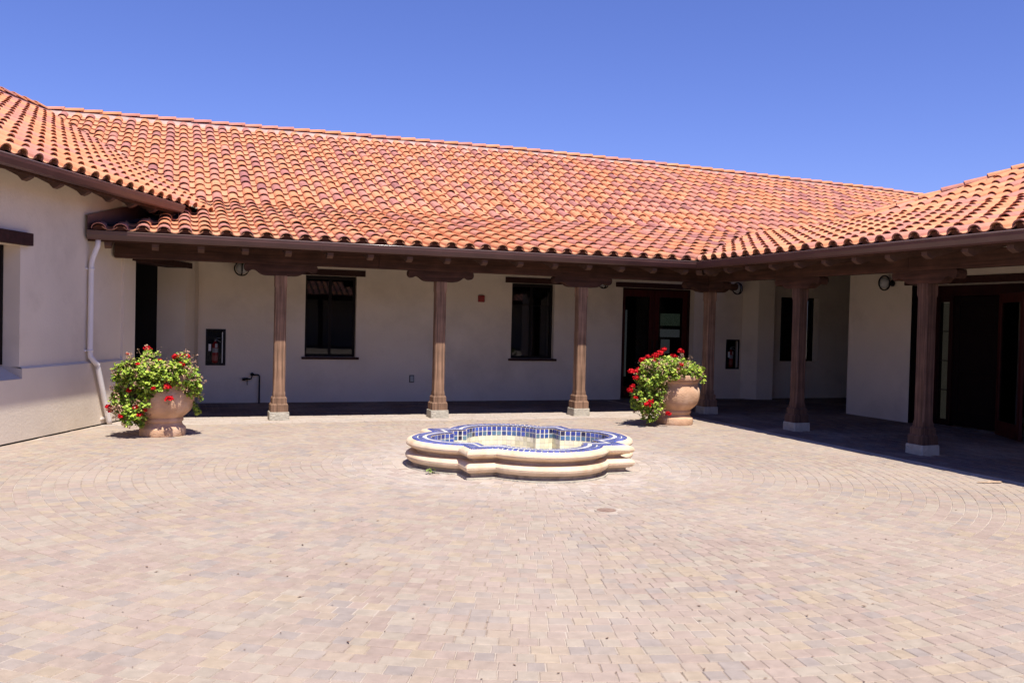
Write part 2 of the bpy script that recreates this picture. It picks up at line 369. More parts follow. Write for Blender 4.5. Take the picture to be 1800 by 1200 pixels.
# ================================================================== WALL helper
def wall(o, e, nrm, L, z0, z1, holes, parent, name='wall', m=None, thick=.30, label=None, z1b=None):
    """front face through o along e (2-D), nrm = outward normal; holes: (u0,u1,za,zb,depth)"""
    us = sorted({0, L, *[h[0] for h in holes], *[h[1] for h in holes]}); zs = sorted({z0, z1, *[h[2] for h in holes], *[h[3] for h in holes]})
    us = [u for u in us if 0 <= u <= L]; zs = [z for z in zs if z0 <= z <= z1]
    P = lambda u, q, z: (o[0] + e[0] * u - nrm[0] * q, o[1] + e[1] * u - nrm[1] * q, z)
    mb = MB()
    for i in range(len(us) - 1):
        for j in range(len(zs) - 1):
            uc, zc = (us[i] + us[i + 1]) / 2, (zs[j] + zs[j + 1]) / 2
            if any(h[0] < uc < h[1] and h[2] < zc < h[3] for h in holes): continue
            mb.add([P(us[i], 0, zs[j]), P(us[i + 1], 0, zs[j]), P(us[i + 1], 0, zs[j + 1]), P(us[i], 0, zs[j + 1])], [(0, 1, 2, 3)])
    for u0, u1, za, zb, d in holes:
        q = [(u0, za), (u1, za), (u1, zb), (u0, zb)]
        for k in range(4):
            a, b = q[k], q[(k + 1) % 4]
            if a[1] == b[1] == z0: continue
            mb.add([P(a[0], 0, a[1]), P(b[0], 0, b[1]), P(b[0], d, b[1]), P(a[0], d, a[1])], [(0, 1, 2, 3)])
    mb.add([P(0, 0, z0), P(0, thick, z0), P(0, thick, z1), P(0, 0, z1)], [(0, 1, 2, 3)])
    mb.add([P(L, 0, z0), P(L, thick, z0), P(L, thick, z1), P(L, 0, z1)], [(0, 1, 2, 3)])
    mb.add([P(0, 0, z1), P(L, 0, z1), P(L, thick, z1), P(0, thick, z1)], [(0, 1, 2, 3)])
    # back face, with the holes too
    for i in range(len(us) - 1):
        for j in range(len(zs) - 1):
            uc, zc = (us[i] + us[i + 1]) / 2, (zs[j] + zs[j + 1]) / 2
            if any(h[0] < uc < h[1] and h[2] < zc < h[3] for h in holes): continue
            mb.add([P(us[i], thick, zs[j]), P(us[i + 1], thick, zs[j]), P(us[i + 1], thick, zs[j + 1]), P(us[i], thick, zs[j + 1])], [(0, 1, 2, 3)])
    return mb.build(name, m or STUCCO, parent, label=label)

def fbox(mb, o, e, nrm, u0, u1, q0, q1, z0, z1):      # q measured inwards from the wall face
    return mb.obox(o, e, (-nrm[0], -nrm[1]), u0, u1, q0, q1, z0, z1)

# ================================================================== BUILDINGS
MAINB = thing('building', 'long low stucco building with shaded porch and tile roof across the back of the courtyard', 'building', (4, WY, 0))
LEFTB = thing('building', 'stucco wing on the left with sunlit wall foot and white downspout beside it', 'building', lp(0, 0, 0))
RIGHTB = thing('building', 'shaded wing on the right whose porch posts stand wholly in shadow', 'building', (RX, 9, 0))
for b in (MAINB, LEFTB, RIGHTB): b['kind'] = 'thing'
def unparent_offset(b):
    pass
bpy.context.view_layer.update()
_build = MB.build
def build_in(s, name, m, parent=None, **k):
    o = _build(s, name, m, parent, **k)
    if parent is not None and k.get('loc') is None:
        r = parent
        inv = Matrix.Translation(-Vector(WORLD_OFF.get(r.name, (0, 0, 0))))
        if r.name in WORLD_OFF: o.matrix_parent_inverse = inv
    return o
WORLD_OFF = {b.name: tuple(b.location) for b in (MAINB, LEFTB, RIGHTB)}
MB.build = build_in

# ---- walls of the main building
W1 = (2.25, 3.20); W2 = (6.34, 7.27); DX = (8.83, 10.57); x0 = .37
eX = (1, 0); nF = (0, -1)
wall((x0, WY), eX, nF, 11.80 - x0, .0, 3.55, [(W1[0] - x0, W1[1] - x0, .85, 2.37, .14), (W2[0] - x0, W2[1] - x0, .85, 2.37, .14), (DX[0] - x0, DX[1] - x0, 0, 2.37, .28),
     (.525 - x0, .845 - x0, .70, 1.325, .12), (11.41 - x0, 11.73 - x0, .68, 1.29, .12)], MAINB, thick=.4)
# chamfered pier, then the recessed wall with the narrow window
mb = MB()
pier = [(11.80, WY), (12.02, 16.93), (12.42, 16.90), (12.50, 17.02), (12.50, 17.5), (11.80, 17.5)]
mb.prism([(x, y, 0) for x, y in pier], (0, 0, 3.5)); mb.build('wall_pier', STUCCO, MAINB)
wall((12.50, 17.18), eX, nF, 3.6, 0, 3.5, [(.30, 1.34, .84, 2.29, .22)], MAINB, thick=.4)
# chamfer to the left wing's wall plane
a, b = lp(2.95, -.0), (x0, WY)
mb = MB(); mb.prism([(*lp(2.585, 0), 0), (*lp(2.95, 0), 0), (b[0], b[1], 0), (b[0], b[1] + .4, 0), (*lp(2.585, -.5), 0)], (0, 0, 3.5)); mb.build('wall_pier', STUCCO, MAINB)

def window(o, e, nrm, u0, u1, z0, z1, dep, parent, mull=True, sill=True, lint=None, trans=(), name='window', lw=.25):
    fr = MB(); t = .045
    fbox(fr, o, e, nrm, u0, u0 + t, dep - .03, dep + .03, z0, z1); fbox(fr, o, e, nrm, u1 - t, u1, dep - .03, dep + .03, z0, z1)
    fbox(fr, o, e, nrm, u0 + t, u1 - t, dep - .03, dep + .03, z1 - .07, z1); fbox(fr, o, e, nrm, u0 + t, u1 - t, dep - .03, dep + .03, z0, z0 + .05)
    if mull:
        c = (u0 + u1) / 2; fbox(fr, o, e, nrm, c - .025, c + .025, dep - .025, dep + .025, z0 + .05, z1 - .07)
    w_ = fr.build(name, FRAME, parent, bevel=.004)
    cs = [(u0 + t, (u0 + u1) / 2 - .025), ((u0 + u1) / 2 + .025, u1 - t)] if mull else [(u0 + t, u1 - t)]
    for a, b in cs:
        g = MB(); fbox(g, o, e, nrm, a, b, dep - .003, dep + .003, z0 + .05, z1 - .07); p = g.build('pane', GLASS, w_)
        p.matrix_parent_inverse = Matrix.Identity(4)
    if trans:
        for z in trans:
            g = MB(); fbox(g, o, e, nrm, u0 + t, u1 - t, dep - .014, dep - .004, z - .006, z + .006); g.build('glazing_bar', FRAME, w_)
    if sill:
        g = MB(); fbox(g, o, e, nrm, u0 - .055, u1 + .06, -.05, dep - .031, z0 - .045, z0 - .002); g.build('sill', LINT, w_, bevel=.006)
    if lint:
        g = MB(); fbox(g, o, e, nrm, lint[0], lint[1], -.025, dep, z1 + .002, z1 + .115); g.build('lintel', LINT, w_, bevel=.006)
    # dark room behind
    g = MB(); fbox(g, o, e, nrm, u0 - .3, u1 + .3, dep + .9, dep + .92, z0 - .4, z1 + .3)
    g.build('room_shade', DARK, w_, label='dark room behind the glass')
    return w_
window((0, WY), eX, nF, W1[0], W1[1], .85, 2.37, .14, MAINB, lint=(W1[0] - .16, W1[1] + .16))
window((0, WY), eX, nF, W2[0], W2[1], .85, 2.37, .14, MAINB, lint=(W2[0] - .15, W2[1] + .15), trans=(1.93,))
window((12.50, 17.18), eX, nF, .30, 1.34, .84, 2.29, .22, MAINB, mull=False, sill=False, trans=(1.3, 1.75))

# double door in the back wall
def door_leaf(o, e, nrm, u0, u1, q, parent, z0=.02, z1=2.33, st=.115, bot=.24, name='door', gl=True, mid=(), m=None):
    d = MB(); T = (q - .022, q + .022)
    fbox(d, o, e, nrm, u0, u0 + st, *T, z0, z1); fbox(d, o, e, nrm, u1 - st, u1, *T, z0, z1)
    fbox(d, o, e, nrm, u0 + st, u1 - st, *T, z0, z0 + bot); fbox(d, o, e, nrm, u0 + st, u1 - st, *T, z1 - .14, z1)
    for z in mid: fbox(d, o, e, nrm, u0 + st, u1 - st, *T, z - .04, z + .04)
    dd = d.build(name, m or DOORW, parent, bevel=.005)
    g = MB(); fbox(g, o, e, nrm, u0 + st, u1 - st, q - .004, q + .004, z0 + bot, z1 - .14)
    g.build('pane' if gl else 'panel', GLASSD if gl else DOORB, dd)
    return dd
fr = MB(); o = (0, WY)
for a, b, z0, z1 in ((DX[0], DX[0] + .05, 0, 2.37), (DX[1] - .05, DX[1], 0, 2.37), (DX[0] + .05, DX[1] - .05, 2.33, 2.37)): fbox(fr, o, eX, nF, a, b, .18, .26, z0, z1)
fr.build('door_frame', DOORW, MAINB, bevel=.004)
d1 = door_leaf(o, eX, nF, DX[0] + .055, 9.695, .22, MAINB, m=DOORR); d2 = door_leaf(o, eX, nF, 9.705, DX[1] - .055, .22, MAINB, m=DOORR)
for dd, u in ((d1, 9.64), (d2, 9.76)):
    h = MB(); h.tube([(u, WY + .19, .95), (u, WY + .15, .97), (u, WY + .15, 1.23), (u, WY + .19, 1.25)], .011, 8); h.build('handle', BLACK, dd)
lb = MB(); fbox(lb, o, eX, nF, 8.66, 10.85, -.03, .2, 2.372, 2.475); lb.build('lintel', LINT, MAINB, bevel=.006)
# room behind the double door: dark box with added pale panels that glow faintly
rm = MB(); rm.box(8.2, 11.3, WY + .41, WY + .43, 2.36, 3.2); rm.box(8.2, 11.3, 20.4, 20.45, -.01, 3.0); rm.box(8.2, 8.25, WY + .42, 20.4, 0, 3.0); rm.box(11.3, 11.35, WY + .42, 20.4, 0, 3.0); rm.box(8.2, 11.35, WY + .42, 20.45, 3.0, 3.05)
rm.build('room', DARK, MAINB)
for nm, (a, b, y, z0, z1), mm in (('glow_panel', (9.42, 9.66, 18.6, .40, 1.92), PALE), ('glow_panel', (10.36, 10.86, 18.3, 1.32, 1.50), PALE),
                                  ('glow_panel', (10.36, 10.86, 18.3, 1.58, 1.86), GREEN), ('glow_panel', (10.33, 10.55, 18.2, .95, 1.27), PALE)):
    g = MB(); g.box(a, b, y, y + .02, z0, z1); g.build(nm, mm, MAINB)

# ---- left wing walls
oL = lp(-6.0, -.04)
wl = wall(oL, LD, LN, 6.83, .905, 3.30, [(3.0, 4.045, .905, 2.375, .26)], LEFTB, thick=.35)
low = MB()
for s0, s1 in ((-6.0, -3.0), (-1.955, .83)):
    low.obox(LP, LD, LN, s0, s1, -.35, 0, .018, .885)
low.obox(LP, LD, LN, -2.999, -1.956, -.35, 0, .018, .765)
lw_ = low.build('lower_wall', STUCCO, LEFTB)
# weathered top of the lower wall: sloping ledge
lg = MB()
for s0, s1 in ((-6.0, -3.0), (-1.955, .83)):
    lg.add([lp(s0, 0.001, .885), lp(s1, .001, .885), lp(s1, -.039, .912), lp(s0, -.039, .912)], [(0, 1, 2, 3)])
lg.build('ledge', STUCCO, LEFTB)
sl_ = MB(); sl_.add([lp(-3.0, .002, .765), lp(-1.955, .002, .765), lp(-1.955, -.30, .925), lp(-3.0, -.30, .925)], [(0, 1, 2, 3)]); sl_.add([lp(-1.956, 0, .765), lp(-1.956, 0, .885), lp(-1.956, -.3, .925)], [(0, 1, 2)])
sl_.build('window_sill', STUCCO2, LEFTB)
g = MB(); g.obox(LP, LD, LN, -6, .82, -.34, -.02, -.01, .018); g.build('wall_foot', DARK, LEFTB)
window(lp(0, -.04), LD, LN, -3.0, -1.955, .93, 2.375, .24, LEFTB, sill=False)
g = MB(); g.obox(LP, LD, LN, -3.25, -1.805, -.20, .035, 2.377, 2.53); g.build('lintel', LINT, LEFTB, bevel=.008)
# end of the wing: return wall and the passage opening with its wooden lintel
g = MB(); g.obox(lp(.83, 0), (-LN[0], -LN[1]), LD, 0, 3.5, -.35, 0, 0, 3.3)
g.build('wall', STUCCO, LEFTB)
g = MB(); g.obox(LP, LD, LN, .72, 2.80, -.32, .02, 2.372, 2.468); g.build('passage_lintel', LINT, LEFTB, bevel=.006)
g = MB(); g.obox(LP, LD, LN, .832, 2.95, -.32, -.015, 2.47, 3.4); g.build('wall', STUCCO, LEFTB)
g = MB()
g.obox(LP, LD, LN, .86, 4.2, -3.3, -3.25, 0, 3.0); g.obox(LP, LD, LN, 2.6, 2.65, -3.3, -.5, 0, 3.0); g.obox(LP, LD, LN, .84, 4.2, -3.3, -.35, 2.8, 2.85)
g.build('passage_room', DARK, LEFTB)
# small flag standing in the passage
fo = thing('flag', 'small striped flag on a stick in the dark doorway behind the left urn', 'flag', lp(1.05, -.62, 0))
g = MB(); g.tube([(0, 0, 0), (0, 0, 1.02), (.03, 0, 1.22)], .006, 6); g.build('stick', BLACK, fo)
g = MB()
for i in range(7):
    for j in range(2):
        col = (.06, .07, .25) if (j == 0 and i > 3) else ((.30, .03, .04) if i % 2 == 0 else (.42, .40, .40))
        zz = .93 + i * .018; x_ = .005 + j * .075
        P = [(x_, .006 * sin(3 * x_ * 9), zz - x_ * .3), (x_ + .075, .01, zz - (x_ + .075) * .3), (x_ + .075, .01, zz + .018 - (x_ + .075) * .3), (x_, 0.006 * sin(3 * x_ * 9), zz + .018 - x_ * .3)]
        g.add(P, [(0, 1, 2, 3)], col)
g.build('cloth', FLAGM, fo)

# ---- right wing walls
eY = (0, -1); nR = (-1, 0); oR = (RX, 13.97)
wall(oR, eY, nR, 10.6, 0, 3.55, [(1.55, 4.9, 0, 2.38, .42)], RIGHTB, thick=.42)
g = MB(); g.box(RX + .422, RX + 4.5, 13.55, 13.97, 0, 3.5); g.build('wall', STUCCO, RIGHTB)
g = MB(); fbox(g, oR, eY, nR, 1.40, 5.05, -.035, .38, 2.382, 2.50); g.build('lintel', LINT, RIGHTB, bevel=.008)
XD = .46
fr = MB()
for a, b, z0, z1 in ((1.55, 1.74, 0, 2.38), (1.98, 2.06, 0, 2.38), (3.0, 3.08, 0, 2.38), (3.98, 4.06, 0, 2.38), (1.55, 4.9, 2.20, 2.38)): fbox(fr, oR, eY, nR, a, b, XD - .05, XD + .05, z0 + (.0 if z0 < 2 else .001), z1 if z0 > 2 else 2.199)
fr.build('door_frame', DOORW, RIGHTB, bevel=.004)
sd = MB(); fbox(sd, oR, eY, nR, 1.741, 1.979, XD - .03, XD + .03, .0, .10); fbox(sd, oR, eY, nR, 1.741, 1.979, XD - .03, XD + .03, 2.10, 2.199)
fbox(sd, oR, eY, nR, 1.741, 1.748, XD - .03, XD + .03, .10, 2.10); fbox(sd, oR, eY, nR, 1.972, 1.979, XD - .03, XD + .03, .10, 2.10)
sdo = sd.build('sidelight', DOORW, RIGHTB)
for k in range(4):
    g = MB(); z0 = .10 + k * .5; fbox(g, oR, eY, nR, 1.741, 1.979, XD - .004, XD + .004, z0 + .008, z0 + .492); g.build('pane', GLASSD, sdo)
    if k: g = MB(); fbox(g, oR, eY, nR, 1.741, 1.979, XD - .012, XD + .012, z0 - .008, z0 + .008); g.build('glazing_bar', BLACK, sdo)
g = MB(); fbox(g, oR, eY, nR, 1.75, 1.97, XD + .06, XD + .07, .1, 2.15); g.build('reflection_panel', REFL_GLOW, RIGHTB)  # added glowing panel, stands in for the white wall mirrored in the sidelight
door_leaf(oR, eY, nR, 2.065, 2.995, XD, RIGHTB, z1=2.19, gl=False, mid=(.9, 1.6), m=DOORB)
door_leaf(oR, eY, nR, 4.065, 4.895, XD, RIGHTB, z1=2.19)
# leaf standing open towards the porch
ha = radians(28.6); ol = (11.97, 10.62); el = (-sin(ha), -cos(ha)); nl = (-cos(ha), sin(ha))
door_leaf(ol, el, nl, 0, .92, 0, RIGHTB, z0=.03, z1=2.20, st=.10, bot=.22, m=DOORR)
g = MB(); fbox(g, oR, eY, nR, 1.552, 1.572, .004, .40, 0, 2.378); g.build('door_lining', DOORB, RIGHTB)
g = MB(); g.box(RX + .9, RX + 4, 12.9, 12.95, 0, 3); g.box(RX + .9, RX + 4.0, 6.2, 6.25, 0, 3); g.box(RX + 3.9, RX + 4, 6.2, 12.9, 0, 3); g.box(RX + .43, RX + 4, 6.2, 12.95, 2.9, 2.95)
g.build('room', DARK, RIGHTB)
# passage ceiling and end
g = MB(); g.box(11.9, 16.2, 13.95, 17.3, 2.95, 3.0); g.build('passage_ceiling', BOARD, RIGHTB)
g = MB(); g.box(15.9, 16.2, 13.95, 17.6, 0, 3.0); g.build('wall', STUCCO, RIGHTB)

# ================================================================== PORCH TIMBER
g = MB(); g.box(-.85, 3.0, PY - .0875, PY + .0875, 2.383, 2.60); g.build('beam', WOODX, MAINB, bevel=.008)
g = MB(); g.box(3.003, PX - .088, PY - .0875, PY + .0875, 2.383, 2.60); g.build('beam', WOODX, MAINB, bevel=.008)
g = MB(); g.box(PX - .0875, PX + .0875, 9.5, PY + .0875, 2.383, 2.60); g.build('beam', WOODY, RIGHTB, bevel=.008)
g = MB(); g.box(PX - .0875, PX + .0875, 3.2, 9.497, 2.383, 2.60); g.build('beam', WOODY, RIGHTB, bevel=.008)

BR = [(.0, 0), (.530, 0), (.543, -.02), (.547, -.05), (.541, -.08), (.525, -.104), (.502, -.117), (.478, -.116), (.455, -.103), (.435, -.090), (.41, -.086), (.385, -.091),
      (.355, -.107), (.325, -.130), (.295, -.150), (.262, -.163), (.225, -.169), (.0, -.170)]
def bracket_mesh(axis, name, m):
    pts = BR + [(-u, z) for u, z in BR[::-1][1:-1]]
    w_ = .083; g = MB()
    if axis == 'x': g.prism([(u, -w_, z) for u, z in pts], (0, 2 * w_, 0))
    else: g.prism([(-w_, u, z) for u, z in pts], (2 * w_, 0, 0))
    return g.mesh(name, m)
def sq(w_, z, ch):
    h = w_ / 2; return [(-h + ch, -h, z), (h - ch, -h, z), (h, -h + ch, z), (h, h - ch, z), (h - ch, h, z), (-h + ch, h, z), (-h, h - ch, z), (-h, -h + ch, z)]
g = MB(); g.loft([sq(.178, .358, .002), sq(.178, .40, .002), sq(.172, .44, .017), sq(.172, 2.03, .017), sq(.178, 2.07, .002), sq(.178, 2.211, .002)]); shaft_me = g.mesh('shaft', POST)
g = MB(); g.loft([sq(.222, .258, .004), sq(.222, .335, .004), sq(.200, .358, .004)]); s1_me = g.mesh('upper_base_block', POST)
g = MB(); g.loft([sq(.262, .128, .004), sq(.262, .235, .004), sq(.235, .257, .004)]); s2_me = g.mesh('lower_base_block', POST)
g = MB(); g.loft([sq(.300, -.01, .012), sq(.298, .04, .012), sq(.294, .118, .012), sq(.286, .127, .012)]); pl_me = g.mesh('plinth', CONC)
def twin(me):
    c = me.copy(); c.name = me.name; c.materials.clear(); c.materials.append(POST_SHADE); return c
shade_copies = {me: twin(me) for me in (shaft_me, s1_me, s2_me)}
brx, bry = bracket_mesh('x', 'bracket', WOODX), bracket_mesh('y', 'bracket', WOODY)
def post(x, y, b, axes):
    sel = (lambda me: shade_copies.get(me, me)) if b is RIGHTB else (lambda me: me)
    p = bpy.data.objects.new('post', sel(shaft_me)); C.objects.link(p); p.parent = b
    p.location = Vector((x, y, 0)) - b.location
    for me in (s1_me, s2_me, pl_me):
        c = bpy.data.objects.new(me.name.split('.')[0], sel(me)); C.objects.link(c); c.parent = p
    p.rotation_euler = (0, 0, random.choice((0, pi)))
    for a in axes:
        c = bpy.data.objects.new('bracket', brx if a == 'x' else bry); C.objects.link(c); c.parent = p; c.location = (0, 0, 2.381 - (.0 if a == 'x' else .002))
for x in (1.50, 4.04, 6.57): post(x, PY, MAINB, 'x')
post(PX, PY, MAINB, 'xy')
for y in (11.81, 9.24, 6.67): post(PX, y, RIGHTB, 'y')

def rafter(p0, d, L, z0, sl, hgt, parent, wd=.09, m=RAFT, cut=True):
    """p0 2-D start at the eave end, d 2-D unit upslope, z0 underside height there"""
    nx = (-d[1], d[0]); pts = [(0, z0 + .055), (0.0, z0 + hgt), (L, z0 + hgt + sl * L), (L, z0 + sl * L), (.14, z0 + sl * .14), (.09, z0 + .012), (.04, z0 + .03)]
    g = MB(); P = [(p0[0] + d[0] * u - nx[0] * wd / 2, p0[1] + d[1] * u - nx[1] * wd / 2, z) for u, z in pts]
    g.prism(P, (nx[0] * wd, nx[1] * wd, 0)); return g.build('rafter', m, parent)
zr0 = 2.604 - SK * (PY - .0875 - 13.74)
hr = .165
x = -.9
while x < 8.95:
    L = 3.45 if x < 8.3 else 2.6
    rafter((x, 13.74), (0, 1), L, zr0, SK, hr, MAINB); x += .61
y = 13.55
while y > 3.4:
    rafter((8.51, y), (1, 0), 3.42, zr0, SK, hr, RIGHTB); y -= .61
g = MB(); dd = (sqrt(.5), sqrt(.5)); rafter((8.50, 13.73), dd, 4.6, zr0, SK * sqrt(.5), hr - .01, MAINB, wd=.11)
# hip/valley block over the corner post
g = MB(); g.box(PX - .22, PX - .09, PY - .20, PY - .09, 2.50, 2.66); g.build('corner_block', RAFT, MAINB)

# roof decks (boards seen from below)
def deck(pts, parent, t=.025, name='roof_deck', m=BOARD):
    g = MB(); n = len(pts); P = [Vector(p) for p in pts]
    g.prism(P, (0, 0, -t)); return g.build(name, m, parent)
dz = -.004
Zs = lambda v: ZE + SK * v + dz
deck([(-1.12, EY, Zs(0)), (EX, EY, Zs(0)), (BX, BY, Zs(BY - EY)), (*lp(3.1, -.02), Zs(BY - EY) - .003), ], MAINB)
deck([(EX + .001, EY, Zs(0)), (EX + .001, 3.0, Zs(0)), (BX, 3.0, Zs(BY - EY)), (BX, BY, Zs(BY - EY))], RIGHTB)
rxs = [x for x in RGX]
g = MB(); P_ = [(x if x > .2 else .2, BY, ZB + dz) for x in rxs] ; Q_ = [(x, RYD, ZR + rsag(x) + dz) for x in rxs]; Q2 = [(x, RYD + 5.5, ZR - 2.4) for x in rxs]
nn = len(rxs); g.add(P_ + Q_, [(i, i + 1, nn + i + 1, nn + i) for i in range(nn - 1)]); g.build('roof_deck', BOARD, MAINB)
g = MB(); g.add(Q_ + Q2, [(i, i + 1, nn + i + 1, nn + i) for i in range(nn - 1)]); g.build('roof_back_slope', TERRA, MAINB)
# right upper roof: hip rising from its corner
HC = (BX + .02, 13.85)
RT = 4.6; ZRT = ZB + UP * RT
deck([(HC[0], HC[1], ZB + dz), (HC[0], 3.0, ZB + dz), (HC[0] + RT, 3.0, ZRT + dz), (HC[0] + RT, HC[1] - RT, ZRT + dz)], RIGHTB)
deck([(HC[0], HC[1], ZB + dz), (HC[0] + RT, HC[1] - RT, ZRT + dz), (HC[0] + RT, HC[1], ZB + dz)], RIGHTB, m=TERRA)
# left wing roof
LS0, LS1 = -6.5, 1.10
deck([lp(LS0, LE, LZE + dz), lp(LS1, LE, LZE + dz), lp(3.42, -.20, LZE + LSL * .63 + dz), (-2.79, RYD, ZR + dz), lp(LS0, LR, ZR + dz)], LEFTB)
deck([lp(LS0, LR, ZR + dz), (-2.79, RYD, ZR + dz), lp(9, LR - 5, ZR - 2.3), lp(LS0, LR - 5, ZR - 2.3)], LEFTB, m=TERRA)
s_ = -6.2
while s_ < 1.2:
    rafter(lp(s_, .46), (-LN[0], -LN[1]), 1.1, LZE - .19, LSL, .14, LEFTB); s_ += .61
# dark flashing between the porch skirt and the left wing
g = MB()
g.add([lp(-.56, .012, ZE + .0), lp(1.5, .012, z_main(lp(1.5, 0)[1])), lp(1.5, .012, z_main(lp(1.5, 0)[1]) + .23), lp(-.56, .012, ZE + .23)], [(0, 1, 2, 3)])
g.add([lp(-.56, -.038, ZE + .23), lp(-.56, .012, ZE + .23), lp(1.5, .012, z_main(lp(1.5, 0)[1]) + .23), lp(1.5, -.038, z_main(lp(1.5, 0)[1]) + .23)], [(0, 1, 2, 3)])
g.build('wall_flashing', GUTTER, LEFTB)
g = MB(); A = [(-1.06, EY + .02), (-.50, EY + .02), (.35, 15.9), (.6, 17.1), (.05, 17.1), lp(0, .02)]
g.prism([(x, y, z_main(y) + .004) for x, y in A], (0, 0, .018)); g.build('valley_flashing', FLASH, MAINB)
g = MB(); g.prism([(-1.0, EY + .25, z_main(EY + .25) + .03), (-.98, EY + .32, z_main(EY + .32) + .05), (.0, 15.3, z_main(15.3) + .06), (.06, 15.2, z_main(15.2) + .03)], (0, 0, .012)); g.build('valley_flashing', FLASH, MAINB)

# ================================================================== GUTTERS
GP = [(0, 0), (0, -.095), (.02, -.112), (.065, -.116), (.095, -.098), (.108, -.068), (.118, -.045), (.122, -.014), (.126, -.008), (.124, 0), (.112, .001), (.113, -.012), (.108, -.06), (.088, -.09), (.06, -.105), (.025, -.102), (.008, -.09), (.008, 0)]
def gutter(path, normals, z, parent, bd):
    nb = [(nn[0], nn[1]) for nn in normals]
    """path of outer-edge points (2-D), outward direction (mitred) per point; profile x = 0 at the fascia"""
    rings = []
    for p, nn in zip(path, normals):
        rings.append([(p[0] + nn[0] * (u - .125), p[1] + nn[1] * (u - .125), z + v) for u, v in GP])
    g = MB(); g.loft(rings, True, True); gg = fix_normals(g.build('gutter', GUTTER, parent))
    g = MB(); g.tube([(p[0] + nn[0] * -.003, p[1] + nn[1] * -.003, z + .001) for p, nn in zip(path, nb)], .0075, 10)
    bo = g.build('rolled_lip', LIP, gg); bo.matrix_parent_inverse = Matrix.Identity(4)
    return gg
gutter([(-1.155, GY), (GX, GY)], [(0, -1), (-1, -1)], 2.695, MAINB, 0)
gutter([(GX, GY), (GX, 3.0)], [(-1, -1), (-1, 0)], 2.695, RIGHTB, 0)
gutter([lp(-6.6, .59), lp(1.20, .59)], [LN, LN], 3.258, LEFTB, 0)
g = MB(); g.box(-1.15, GX + .12, GY + .127, GY + .15, 2.56, 2.68); g.build('fascia', WOODX, MAINB)
g = MB(); g.box(GX + .127, GX + .15, 3.0, GY + .12, 2.56, 2.68); g.build('fascia', WOODY, RIGHTB)
g = MB(); g.obox(LP, LD, LN, -6.6, 1.18, .44, .462, 3.12, 3.24); g.build('fascia', WOODX, LEFTB)
# gutter seams
for xx in (2.0, 5.06):
    g = MB(); g.loft([[(x_, GY + (.125 - (u * 1.03)), 2.695 + v * 1.03) for u, v in GP] for x_ in (xx, xx + .035)]); fix_normals(g.build('gutter_joint', GUTTER, MAINB))
# downspout
ds = thing('downspout', 'white painted downspout with a bent lower half on the left wing wall', 'downspout', lp(-.44, .06, 0))
WORLD_OFF[ds.name] = tuple(ds.location)
pts = [lp(-.425, .095, 2.60), lp(-.43, .09, 2.50), lp(-.445, .03, 2.33), lp(-.45, .015, 2.24), lp(-.455, .015, 1.05), lp(-.45, .02, .98), lp(-.40, .055, .90), lp(-.345, .065, .86), lp(-.325, .065, .80), lp(-.02, .062, .06), lp(0.0, .065, .005)]
g = MB(); g.tube(pts, .036, 14); g.build('pipe', WHITEP, ds)
for s_, z in ((-.45, 2.18), (-.455, 1.06)):
    g = MB(); g.obox(lp(s_, 0), LD, LN, -.065, .045, -.038, -.02, z - .012, z + .012); g.tube([lp(s_, .018, z - .013), lp(s_, .018, z + .013)], .0395, 14); g.build('strap', WHITEP, ds)
g = MB(); g.obox(lp(-.04, 0), LD, LN, -.1, .045, .002, .02, .08, .105); g.build('strap', WHITEP, ds)

# ================================================================== ROOF TILES
TP = [((.58, .240, .120), 32), ((.60, .275, .145), 14), ((.53, .232, .160), 26), ((.47, .205, .155), 16), ((.40, .170, .140), 8), ((.345, .145, .128), 2), ((.54, .27, .20), 3)]
TPc = [c for c, w_ in TP]; TPw = [w_ for c, w_ in TP]
PANC = [(.57, .255, .135), (.60, .28, .155), (.55, .245, .135)]
EXPO = .40; TL = .445
def cover_geo(mb, T, col, w_=.096, hgt=.083, seg=7, closed=False):
    """half-barrel: local x across, y upslope, z normal; open lower end at y=0"""
    rings = []
    for y, k, lift in ((0, 1.0, .037), (TL, .90, .004)):
        for th in (0, .013):
            rings.append([T((( w_ * k - th) * cos(pi * i / seg), y, lift + .022 + (hgt * k - th) * sin(pi * i / seg) ** .9)) for i in range(seg + 1)])
    o0, i0, o1, i1 = rings; n_ = seg + 1
    vs = o0 + i0 + o1 + i1; fs = []
    for i in range(seg):
        fs.append((i, i + 1, 2 * n_ + i + 1, 2 * n_ + i))                      # outer
        fs.append((n_ + i, 3 * n_ + i, 3 * n_ + i + 1, n_ + i + 1))            # inner
        fs.append((i, n_ + i, n_ + i + 1, i + 1))                              # lip
    mb.add(vs, fs, col, False)
def pan_geo(mb, T, col, w_=.098, seg=5):
    vs = []
    for y, lift in ((0, .034), (TL, .0)):
        for th in (0, .014):
            for i in range(seg + 1):
                t = -1 + 2 * i / seg; vs.append(T((w_ * t, y, lift + .004 + th + .046 * abs(t) ** 2)))
    n_ = seg + 1; fs = []
    for i in range(seg):
        fs.append((n_ + i, n_ + i + 1, 3 * n_ + i + 1, 3 * n_ + i)); fs.append((i, n_ + i, n_ + i + 1, i + 1))
    mb.add(vs, fs, col, False)

